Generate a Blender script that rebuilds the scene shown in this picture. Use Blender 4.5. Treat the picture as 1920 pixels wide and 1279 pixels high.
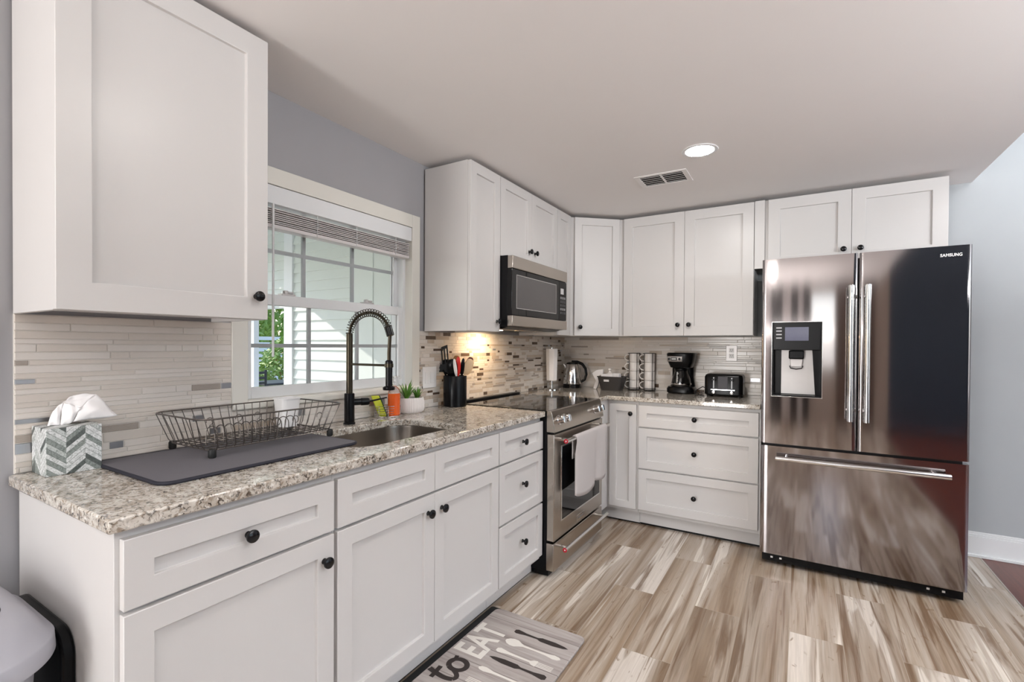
# A kitchen corner: white shaker cabinets, granite, range, microwave and black stainless fridge.
EXPOSURE = -0.09
SKY = 0.42
SUN = 4.0
E_EAST, E_SOUTH, E_FILL = 14.0, 2.6, 84.0
E_UP_KITCHEN, E_UP_LIVING = 40.0, 370.0
LAMP, LAMP2, TASK = 238.0, 108.0, 150.0
import bpy, bmesh, math, random
from mathutils import Vector, Matrix
random.seed(7)
for o in list(bpy.data.objects): bpy.data.objects.remove(o, do_unlink=True)
sc = bpy.context.scene
COL = sc.collection
PI = math.pi

# ------------------------------------------------------------------ camera, world, lights, exposure
cam_d = bpy.data.cameras.new('camera'); cam = bpy.data.objects.new('camera', cam_d); COL.objects.link(cam)
cam_d.sensor_width = 36; cam_d.lens = 902.665 / 1920 * 36
cam_d.shift_x = 8.11 / 1920; cam_d.shift_y = 17.468 / 1920
cam_d.clip_start = 0.02
_rt = Vector((0.85484934, 0.51884496, 0.00570221)); _up = Vector((-0.00973143, 0.00504397, 0.99993993)); _fw = Vector((-0.51878503, 0.85485348, -0.00936094))
cam.matrix_world = Matrix(((_rt.x, _up.x, -_fw.x, 1.8295), (_rt.y, _up.y, -_fw.y, -4.0013), (_rt.z, _up.z, -_fw.z, 1.2709), (0, 0, 0, 1)))
sc.camera = cam
sc.view_settings.view_transform = 'Standard'; sc.view_settings.look = 'None'
sc.view_settings.gamma = 1; sc.view_settings.use_curve_mapping = False
sc.view_settings.exposure = EXPOSURE
try:
    sc.cycles.use_denoising = True
    sc.cycles.max_bounces = 10; sc.cycles.diffuse_bounces = 6; sc.cycles.glossy_bounces = 5; sc.cycles.transmission_bounces = 8
    sc.cycles.sample_clamp_indirect = 8
except Exception: pass
world = bpy.data.worlds.new('sky'); sc.world = world; world.use_nodes = True
_n = world.node_tree.nodes; _bg = _n['Background']
_sky = _n.new('ShaderNodeTexSky'); _sky.sky_type = 'NISHITA'; _sky.sun_disc = False; _sky.sun_elevation = math.radians(48); _sky.sun_rotation = math.radians(250)
_sky.air_density = 1.0; _sky.dust_density = 2.0; _sky.ozone_density = 1.5
world.node_tree.links.new(_sky.outputs['Color'], _bg.inputs['Color']); _bg.inputs['Strength'].default_value = SKY

def sun_lamp(name, energy, direction, color, angle=0.01):
    d = bpy.data.lights.new(name, 'SUN'); d.energy = energy; d.color = color; d.angle = angle
    o = bpy.data.objects.new(name, d); COL.objects.link(o)
    o.rotation_euler = Vector(direction).to_track_quat('-Z', 'Y').to_euler(); return o
def area_lamp(name, energy, loc, direction, sx, sy, color=(1, 1, 1), spread=PI):
    d = bpy.data.lights.new(name, 'AREA'); d.energy = energy; d.color = color; d.shape = 'RECTANGLE'; d.size = sx; d.size_y = sy; d.spread = spread
    o = bpy.data.objects.new(name, d); COL.objects.link(o); o.location = loc
    o.rotation_euler = Vector(direction).to_track_quat('-Z', 'Y').to_euler(); return o
sun_lamp('sun', SUN, (0.80, 0.30, -0.42), (1.0, 0.95, 0.86))
# daylight through the living room windows to the right of the camera
area_lamp('daylight_living_room_east', E_EAST, (6.35, -3.6, 1.55), (-1, 0.12, -0.05), 2.6, 1.7, (0.90, 0.95, 1.0))
area_lamp('reflection_lamp_south', E_SOUTH, (2.21, -6.85, 1.55), (0, 1, 0.0), 0.40, 1.12, (0.96, 0.98, 1.0))  # added lamp for the pale patch mirrored in the fridge

area_lamp('fill_behind_camera', E_FILL, (0.66, -6.86, 1.08), (0.0, 1, 0.0), 0.72, 1.96, (1.0, 0.985, 0.975))  # fill lamp added behind the camera to brighten the fronts facing it
# added fill lamps bounced off the ceilings behind and beside the camera
area_lamp('bounce_fill_behind_camera', E_UP_KITCHEN, (1.5, -5.5, 1.5), (0, 0.12, 1), 1.6, 1.2, (1.0, 0.965, 0.94))
area_lamp('bounce_fill_living_room', E_UP_LIVING, (4.6, -3.2, 1.9), (-0.1, 0.1, 1), 1.6, 2.4, (0.93, 0.965, 1.0))

# ------------------------------------------------------------------ materials
MATS = {}
def mat(name, color=(0.8, 0.8, 0.8), rough=0.5, metal=0.0, spec=0.5, vary=0.0, scale=40.0, bump=0.0, trans=0.0, ior=1.45, coat=0.0, alpha=1.0, emit=None, es=0.0, stretch=None, aniso=0.0):
    if name in MATS: return MATS[name]
    m = bpy.data.materials.new(name); m.use_nodes = True
    nt = m.node_tree; b = nt.nodes['Principled BSDF']
    b.inputs['Base Color'].default_value = (*color, 1); b.inputs['Roughness'].default_value = rough; b.inputs['Metallic'].default_value = metal
    b.inputs['Specular IOR Level'].default_value = spec; b.inputs['IOR'].default_value = ior
    b.inputs['Transmission Weight'].default_value = trans; b.inputs['Coat Weight'].default_value = coat; b.inputs['Alpha'].default_value = alpha
    b.inputs['Anisotropic'].default_value = aniso
    if emit: b.inputs['Emission Color'].default_value = (*emit, 1); b.inputs['Emission Strength'].default_value = es
    if vary or bump:
        tc = nt.nodes.new('ShaderNodeTexCoord'); mp = nt.nodes.new('ShaderNodeMapping'); nz = nt.nodes.new('ShaderNodeTexNoise')
        nt.links.new(tc.outputs['Object'], mp.inputs['Vector']); nt.links.new(mp.outputs['Vector'], nz.inputs['Vector'])
        if stretch: mp.inputs['Scale'].default_value = stretch
        nz.inputs['Scale'].default_value = scale; nz.inputs['Detail'].default_value = 3
        if vary:
            mx = nt.nodes.new('ShaderNodeMix'); mx.data_type = 'RGBA'
            mx.inputs['A'].default_value = (*[max(0, c * (1 - vary)) for c in color], 1); mx.inputs['B'].default_value = (*[min(1, c * (1 + vary)) for c in color], 1)
            nt.links.new(nz.outputs['Fac'], mx.inputs['Factor']); nt.links.new(mx.outputs['Result'], b.inputs['Base Color'])
        if bump:
            bp = nt.nodes.new('ShaderNodeBump'); bp.inputs['Strength'].default_value = bump; bp.inputs['Distance'].default_value = 0.002
            nt.links.new(nz.outputs['Fac'], bp.inputs['Height']); nt.links.new(bp.outputs['Normal'], b.inputs['Normal'])
    MATS[name] = m; return m

class NT:
    """small helper for building node trees"""
    def __init__(s, m): s.t = m.node_tree; s.n = s.t.nodes; s.b = s.n['Principled BSDF']
    def add(s, kind, **kw):
        nd = s.n.new(kind)
        for k, v in kw.items(): setattr(nd, k, v)
        return nd
    def link(s, a, b): s.t.links.new(a, b)
    def math(s, op, a, b=None):
        nd = s.n.new('ShaderNodeMath'); nd.operation = op
        for i, x in enumerate((a, b)):
            if x is None: continue
            if isinstance(x, (int, float)): nd.inputs[i].default_value = x
            else: s.link(x, nd.inputs[i])
        return nd.outputs[0]
    def ramp(s, fac, stops, interp='LINEAR'):
        nd = s.n.new('ShaderNodeValToRGB'); nd.color_ramp.interpolation = interp
        e = nd.color_ramp.elements
        while len(e) < len(stops): e.new(0.5)
        for i, (p, c) in enumerate(stops):
            e[i].position = p; e[i].color = (*c, 1) if len(c) == 3 else c
        s.link(fac, nd.inputs['Fac']); return nd.outputs['Color']
    def mix(s, f, a, b, blend='MIX'):
        nd = s.n.new('ShaderNodeMix'); nd.data_type = 'RGBA'; nd.blend_type = blend
        for k, x in (('Factor', f), ('A', a), ('B', b)):
            if isinstance(x, (int, float)): nd.inputs[k].default_value = x
            elif isinstance(x, tuple): nd.inputs[k].default_value = (*x, 1)
            else: s.link(x, nd.inputs[k])
        return nd.outputs['Result']
    def noise(s, vec, scale, detail=3, rough=0.55, dist=0.0):
        nd = s.n.new('ShaderNodeTexNoise'); nd.inputs['Scale'].default_value = scale; nd.inputs['Detail'].default_value = detail
        nd.inputs['Roughness'].default_value = rough; nd.inputs['Distortion'].default_value = dist
        s.link(vec, nd.inputs['Vector']); return nd.outputs['Fac']

def new_mat(name, rough=0.4):
    m = bpy.data.materials.new(name); m.use_nodes = True; MATS[name] = m
    m.node_tree.nodes['Principled BSDF'].inputs['Roughness'].default_value = rough
    return m, NT(m)

def granite_material():
    m, t = new_mat('granite', 0.07)
    tc = t.add('ShaderNodeTexCoord'); v = tc.outputs['Object']
    big = t.noise(v, 22, 4, 0.6, 0.6); mid = t.noise(v, 62, 3, 0.6, 0.8); fine = t.noise(v, 120, 2, 0.5, 0.6)
    base = t.ramp(big, [(0.30, (0.35, 0.30, 0.245)), (0.47, (0.55, 0.505, 0.445)), (0.64, (0.67, 0.635, 0.575))])
    tau = t.ramp(mid, [(0.50, (0, 0, 0)), (0.62, (1, 1, 1))])
    c = t.mix(tau, base, (0.30, 0.245, 0.19))
    drk = t.ramp(fine, [(0.55, (0, 0, 0)), (0.60, (1, 1, 1))])
    drk2 = t.math('MULTIPLY', drk, t.ramp(big, [(0.36, (1, 1, 1)), (0.66, (0.15, 0.15, 0.15))]))
    c = t.mix(drk2, c, (0.035, 0.028, 0.022))
    wh = t.ramp(t.noise(v, 85, 2), [(0.61, (0, 0, 0)), (0.69, (0.8, 0.8, 0.8))])
    c = t.mix(wh, c, (0.80, 0.78, 0.73))
    t.link(c, t.b.inputs['Base Color']); t.b.inputs['Coat Weight'].default_value = 0.3; t.b.inputs['Coat Roughness'].default_value = 0.03
    return m

def floor_material():
    m, t = new_mat('plank_tile', 0.2)
    W, L = 0.2, 1.02
    tc = t.add('ShaderNodeTexCoord'); sp = t.add('ShaderNodeSeparateXYZ'); t.link(tc.outputs['Object'], sp.inputs[0])
    u = t.math('DIVIDE', sp.outputs['X'], W); row = t.math('FLOOR', u); fu = t.math('FRACT', u)
    half = t.math('MULTIPLY', t.math('MODULO', t.math('ADD', row, 100.0), 2.0), 0.5)
    vv = t.math('ADD', t.math('ADD', t.math('DIVIDE', t.math('ADD', sp.outputs['Y'], 1.0), L), half), 100.0)
    cell = t.math('FLOOR', vv); fv = t.math('FRACT', vv)
    cid = t.add('ShaderNodeCombineXYZ'); t.link(row, cid.inputs[0]); t.link(cell, cid.inputs[1])
    wn = t.add('ShaderNodeTexWhiteNoise'); t.link(cid.outputs[0], wn.inputs['Vector'])
    so = t.add('ShaderNodeSeparateColor'); t.link(wn.outputs['Color'], so.inputs[0])
    # plank-local stretched coordinates with an offset per plank
    px = t.math('ADD', sp.outputs['X'], t.math('MULTIPLY', so.outputs[0], 37.0)); py = t.math('ADD', sp.outputs['Y'], t.math('MULTIPLY', so.outputs[1], 53.0))
    def vec(sx, sy):
        c = t.add('ShaderNodeCombineXYZ'); t.link(t.math('MULTIPLY', px, sx), c.inputs[0]); t.link(t.math('MULTIPLY', py, sy), c.inputs[1]); t.link(so.outputs[2], c.inputs[2]); return c.outputs[0]
    broad = t.noise(vec(7.5, 0.42), 1.0, 3, 0.5, 0.7)
    streak = t.noise(vec(24.0, 0.9), 1.0, 4, 0.55, 1.0)
    grain = t.noise(vec(130.0, 4.0), 1.0, 3, 0.6, 0.4)
    knot = t.noise(vec(14.0, 5.0), 1.0, 2, 0.5, 2.5)
    c = t.ramp(broad, [(0.27, (0.185, 0.120, 0.072)), (0.37, (0.29, 0.215, 0.150)), (0.45, (0.395, 0.325, 0.258)), (0.555, (0.465, 0.40, 0.335)), (0.575, (0.68, 0.62, 0.55)), (0.75, (0.74, 0.69, 0.625))])
    c = t.mix(t.ramp(streak, [(0.53, (0, 0, 0)), (0.66, (0.88, 0.88, 0.88))]), c, (0.175, 0.110, 0.064))
    c = t.mix(t.ramp(streak, [(0.26, (0.6, 0.6, 0.6)), (0.37, (0, 0, 0))]), c, (0.70, 0.645, 0.575))
    c = t.mix(t.ramp(knot, [(0.66, (0, 0, 0)), (0.76, (0.8, 0.8, 0.8))]), c, (0.20, 0.125, 0.07))
    g = t.ramp(grain, [(0.3, (0.84, 0.83, 0.82)), (0.7, (1.06, 1.06, 1.06))])
    c = t.mix(1.0, c, g, 'MULTIPLY')
    tone = t.ramp(so.outputs[0], [(0.0, (0.86, 0.84, 0.83)), (1.0, (1.06, 1.05, 1.04))])
    c = t.mix(1.0, c, tone, 'MULTIPLY')
    gu = t.math('MINIMUM', fu, t.math('SUBTRACT', 1.0, fu)); gv = t.math('MULTIPLY', t.math('MINIMUM', fv, t.math('SUBTRACT', 1.0, fv)), L / W)
    gm = t.math('MINIMUM', gu, gv)
    gr = t.ramp(gm, [(0.004, (1, 1, 1)), (0.009, (0, 0, 0))])
    c = t.mix(gr, c, (0.34, 0.28, 0.22))
    t.link(c, t.b.inputs['Base Color'])
    t.link(t.math('ADD', t.math('MULTIPLY', grain, 0.12), 0.16), t.b.inputs['Roughness'])
    return m

def dark_wood_material():
    m, t = new_mat('dark_red_wood', 0.3)
    tc = t.add('ShaderNodeTexCoord'); mp = t.add('ShaderNodeMapping'); mp.inputs['Scale'].default_value = (30, 2.0, 1)
    t.link(tc.outputs['Object'], mp.inputs[0]); f = t.noise(mp.outputs[0], 1.0, 4, 0.6, 0.6)
    t.link(t.ramp(f, [(0.3, (0.070, 0.016, 0.010)), (0.7, (0.150, 0.042, 0.026))]), t.b.inputs['Base Color']); return m

def brushed(name, color, rough, stretch, dr=0.03, dc=0.03, aniso=0.0):
    m, t = new_mat(name, rough); t.b.inputs['Metallic'].default_value = 1.0
    if aniso:      # vertical brushing smears mirrored things up and down
        tg = t.add('ShaderNodeTangent', direction_type='RADIAL', axis='Z'); t.link(tg.outputs[0], t.b.inputs['Tangent'])
        t.b.inputs['Anisotropic'].default_value = aniso; t.b.inputs['Anisotropic Rotation'].default_value = 0.25
    tc = t.add('ShaderNodeTexCoord'); mp = t.add('ShaderNodeMapping'); mp.inputs['Scale'].default_value = stretch
    t.link(tc.outputs['Object'], mp.inputs[0]); f = t.noise(mp.outputs[0], 1.0, 3, 0.6)
    t.link(t.math('ADD', t.math('MULTIPLY', f, dr), rough - dr / 2), t.b.inputs['Roughness'])
    t.link(t.mix(f, tuple(c * (1 - dc) for c in color), tuple(min(1, c * (1 + dc)) for c in color)), t.b.inputs['Base Color']); return m

def chevron_material():
    m, t = new_mat('chevron_print', 0.45)
    tc = t.add('ShaderNodeTexCoord'); sp = t.add('ShaderNodeSeparateXYZ'); t.link(tc.outputs['Object'], sp.inputs[0])
    h = t.math('ADD', sp.outputs['X'], sp.outputs['Y'])
    hs = t.math('ADD', t.math('DIVIDE', h, 0.0415), 50.12)
    tri = t.math('ABSOLUTE', t.math('SUBTRACT', t.math('MULTIPLY', t.math('FRACT', t.math('DIVIDE', hs, 2.0)), 2.0), 1.0))
    col = t.math('FLOOR', hs)
    z = t.math('DIVIDE', t.math('SUBTRACT', sp.outputs['Z'], t.math('MULTIPLY', tri, 0.036)), 0.0142)
    band = t.math('FLOOR', t.math('ADD', z, 100.0)); fz = t.math('FRACT', t.math('ADD', z, 100.0))
    cv = t.add('ShaderNodeCombineXYZ'); t.link(band, cv.inputs[0]); t.link(col, cv.inputs[1])
    wn = t.add('ShaderNodeTexWhiteNoise'); t.link(cv.outputs[0], wn.inputs['Vector'])
    c = t.ramp(wn.outputs['Value'], [(0.0, (0.10, 0.115, 0.11)), (0.14, (0.25, 0.28, 0.265)), (0.36, (0.50, 0.53, 0.52)), (0.58, (0.66, 0.675, 0.675))], 'CONSTANT')
    gn = t.noise(tc.outputs['Object'], 95, 4, 0.7, 2.0)
    c = t.mix(1.0, c, t.ramp(gn, [(0.36, (0.50, 0.53, 0.51)), (0.56, (1.05, 1.05, 1.05))]), 'MULTIPLY')
    ln = t.ramp(fz, [(0.05, (1, 1, 1)), (0.11, (0, 0, 0))])
    c = t.mix(ln, c, (0.11, 0.12, 0.115)); t.link(c, t.b.inputs['Base Color']); return m

def mat_print_material():
    m, t = new_mat('weathered_board_print', 0.75)
    tc = t.add('ShaderNodeTexCoord'); sp = t.add('ShaderNodeSeparateXYZ'); t.link(tc.outputs['Object'], sp.inputs[0])
    mp = t.add('ShaderNodeMapping'); mp.inputs['Scale'].default_value = (2.2, 30, 1); t.link(tc.outputs['Object'], mp.inputs[0])
    f = t.noise(mp.outputs[0], 1.0, 4, 0.6, 1.2)
    c = t.ramp(f, [(0.25, (0.235, 0.20, 0.185)), (0.5, (0.375, 0.335, 0.315)), (0.75, (0.47, 0.43, 0.41))])
    fy = t.math('FRACT', t.math('DIVIDE', t.math('ADD', sp.outputs['Y'], 10.0), 0.105))
    c = t.mix(t.ramp(fy, [(0.02, (0.8, 0.8, 0.8)), (0.06, (0, 0, 0))]), c, (0.16, 0.135, 0.125)); t.link(c, t.b.inputs['Base Color']); return m

def leaf_material(name, a, b):
    m, t = new_mat(name, 0.4); tc = t.add('ShaderNodeTexCoord'); f = t.noise(tc.outputs['Object'], 60, 2)
    t.link(t.mix(f, a, b), t.b.inputs['Base Color']); return m

M = {}
def setup_materials():
    M['cab'] = mat('cabinet_paint', (0.61, 0.592, 0.580), 0.32, vary=0.012, scale=8)
    M['wall'] = mat('grey_wall_paint', (0.385, 0.405, 0.42), 0.6, vary=0.02, scale=6, bump=0.03)
    M['wall_shaded'] = mat('grey_wall_paint_shaded', (0.345, 0.34, 0.352), 0.6, vary=0.02, scale=6, bump=0.03)  # same grey paint, darkened to carry the backlit shade of the window wall
    M['ceil'] = mat('ceiling_paint', (0.79, 0.768, 0.758), 0.75, vary=0.01, scale=5, bump=0.02)
    M['trim'] = mat('white_trim_paint', (0.72, 0.73, 0.74), 0.35, vary=0.01, scale=8)
    M['casing'] = mat('cream_casing_paint', (0.72, 0.70, 0.645), 0.4, vary=0.015, scale=8)
    M['vinyl'] = mat('white_vinyl', (0.74, 0.75, 0.76), 0.3, vary=0.01, scale=8)
    M['muntin'] = mat('grey_muntin', (0.36, 0.38, 0.39), 0.4, vary=0.02)
    M['blind'] = mat('blind_slats', (0.60, 0.57, 0.565), 0.4, vary=0.03, scale=12)
    M['knob'] = mat('black_knob', (0.006, 0.006, 0.007), 0.14, spec=0.4, vary=0.1)
    M['granite'] = granite_material(); M['floor'] = floor_material(); M['wood'] = dark_wood_material()
    M['steel'] = brushed('brushed_steel', (0.46, 0.415, 0.37), 0.25, (2, 2, 260))
    M['steelh'] = brushed('polished_steel', (0.72, 0.71, 0.70), 0.13, (60, 60, 60))
    M['blacksteel'] = brushed('black_stainless', (0.36, 0.333, 0.332), 0.075, (220, 220, 1.5), 0.01, 0.02, 0.88)
    M['sink'] = brushed('sink_steel', (0.30, 0.265, 0.23), 0.28, (8, 120, 8))
    M['black'] = mat('black_enamel', (0.004, 0.004, 0.005), 0.28, spec=0.25, vary=0.1)
    M['blackg'] = mat('black_glass', (0.003, 0.003, 0.0035), 0.04, spec=0.4, vary=0.1)
    M['blackp'] = mat('black_plastic', (0.004, 0.004, 0.0045), 0.24, spec=0.2, vary=0.1)
    M['bronze'] = mat('dark_bronze', (0.055, 0.045, 0.030), 0.30, metal=0.75, vary=0.1)
    M['fblack'] = mat('matte_black_metal', (0.004, 0.004, 0.005), 0.28, spec=0.3, vary=0.1)
    M['grout'] = mat('grout', (0.66, 0.625, 0.58), 0.8, vary=0.05)
    M['t_cream'] = mat('cream_glass_tile', (0.64, 0.585, 0.53), 0.16, vary=0.05, scale=30, stretch=(4, 4, 30))
    M['t_white'] = mat('white_stone_tile', (0.68, 0.635, 0.59), 0.22, vary=0.05, scale=30, stretch=(4, 4, 30))
    M['t_tan'] = mat('tan_stone_tile', (0.50, 0.42, 0.345), 0.2, vary=0.08, scale=30, stretch=(4, 4, 30))
    M['t_taupe'] = mat('taupe_marble_tile', (0.36, 0.315, 0.275), 0.2, vary=0.15, scale=30, stretch=(6, 6, 30))
    M['t_brown'] = mat('brown_glass_tile', (0.105, 0.072, 0.050), 0.1, vary=0.15, scale=30)
    M['t_metal'] = mat('metallic_tile', (0.44, 0.44, 0.455), 0.30, metal=1.0, vary=0.08)
    M['chev'] = chevron_material(); M['matprint'] = mat_print_material()
    M['tissue'] = mat('tissue_paper', (0.86, 0.84, 0.84), 0.85, vary=0.02)
    M['drymat'] = mat('charcoal_microfibre', (0.135, 0.13, 0.145), 0.9, vary=0.08, scale=300, bump=0.25)
    M['drymat_edge'] = mat('black_piping', (0.018, 0.018, 0.028), 0.7, vary=0.1)
    M['wire'] = mat('grey_wire', (0.115, 0.10, 0.09), 0.32, metal=0.7, vary=0.05)
    M['rubber'] = mat('black_rubber', (0.012, 0.012, 0.012), 0.6, vary=0.1)
    M['white'] = mat('white_plastic', (0.80, 0.79, 0.785), 0.3, vary=0.01)
    M['ceramic'] = mat('white_ceramic', (0.80, 0.765, 0.735), 0.15, vary=0.01)
    M['ceramic_m'] = mat('matte_white_ceramic', (0.77, 0.72, 0.70), 0.5, vary=0.04, scale=60)
    M['towel'] = mat('grey_cotton', (0.50, 0.465, 0.455), 0.95, vary=0.05, scale=500, bump=0.4)
    M['red'] = mat('red_enamel', (0.42, 0.008, 0.022), 0.25, vary=0.05)
    M['redp'] = mat('red_silicone', (0.62, 0.025, 0.018), 0.35, vary=0.05)
    M['beech'] = mat('pale_wood', (0.62, 0.45, 0.27), 0.5, vary=0.12, scale=30, stretch=(8, 8, 1))
    M['oak'] = mat('brown_wood', (0.36, 0.17, 0.06), 0.5, vary=0.12, scale=30, stretch=(8, 8, 1))
    M['leaf'] = leaf_material('succulent_leaf', (0.045, 0.16, 0.025), (0.20, 0.42, 0.06))
    M['soil'] = mat('potting_soil', (0.05, 0.022, 0.015), 0.95, vary=0.4, scale=120, bump=0.5)
    M['orange'] = mat('orange_soap', (0.78, 0.115, 0.015), 0.12, vary=0.05, coat=0.5)
    M['clear'] = mat('clear_plastic', (0.95, 0.95, 0.95), 0.05, trans=0.95, ior=1.35)
    M['sponge'] = mat('green_sponge', (0.62, 0.66, 0.06), 0.95, vary=0.15, scale=200, bump=0.5)
    M['scour'] = mat('dark_green_scourer', (0.02, 0.07, 0.03), 0.95, vary=0.3, scale=300, bump=0.5)
    M['glass'] = mat('window_glass', (1, 1, 1), 0.0, trans=1.0, ior=1.01, spec=0.15)
    M['bin'] = mat('grey_plastic', (0.38, 0.375, 0.41), 0.42, vary=0.03, scale=20)
    M['carafe'] = mat('carafe_glass', (0.012, 0.011, 0.010), 0.04, spec=0.8, vary=0.1)
    M['bin2'] = mat('charcoal_plastic', (0.036, 0.033, 0.033), 0.45, vary=0.05)
    M['screen'] = mat('grey_display', (0.10, 0.105, 0.16), 0.12, vary=0.05)
    M['mwglass'] = mat('microwave_window', (0.085, 0.08, 0.08), 0.08, vary=0.03)
    M['silverp'] = mat('silver_plastic', (0.46, 0.44, 0.43), 0.35, metal=0.4, vary=0.03)
    M['print_w'] = mat('cream_print', (0.70, 0.67, 0.62), 0.75, vary=0.03)
    M['print_b'] = mat('black_print', (0.03, 0.022, 0.02), 0.75, vary=0.1)
    M['lamp2'] = mat('dim_lamp_lens', (1, 1, 1), 0.5, emit=(1.0, 0.965, 0.925), es=LAMP2)
    M['lamp'] = mat('lamp_lens', (1, 1, 1), 0.5, emit=(1.0, 0.965, 0.925), es=LAMP)
    M['siding'] = mat('white_siding', (0.77, 0.81, 0.77), 0.55, vary=0.03, scale=5)
    M['soffit'] = mat('porch_ceiling_paint', (0.74, 0.79, 0.76), 0.6, vary=0.02)
    M['postw'] = mat('white_post_paint', (0.85, 0.87, 0.88), 0.45, vary=0.02)
    M['deck'] = mat('patio_concrete', (0.50, 0.49, 0.46), 0.8, vary=0.1, scale=8)
    M['shrub'] = leaf_material('shrub_leaf', (0.12, 0.24, 0.04), (0.42, 0.56, 0.16))
    M['lawn'] = leaf_material('lawn', (0.10, 0.19, 0.04), (0.22, 0.32, 0.08))
    M['reflection_curtain_d'] = mat('dark_reflection_curtain', (0.022, 0.017, 0.018), 0.9, vary=0.1)
    M['reflection_curtain_l'] = mat('pale_reflection_curtain', (0.70, 0.66, 0.65), 0.9, vary=0.05)
    M['navy'] = mat('navy_paint', (0.030, 0.042, 0.060), 0.6, vary=0.1, scale=3)
    M['brown_strip'] = mat('brown_strip_stain', (0.10, 0.060, 0.042), 0.5, vary=0.2, scale=6, stretch=(6, 6, 0.6))
    M['beige'] = mat('beige_paint', (0.33, 0.255, 0.205), 0.7, vary=0.05, scale=4)
setup_materials()
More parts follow.
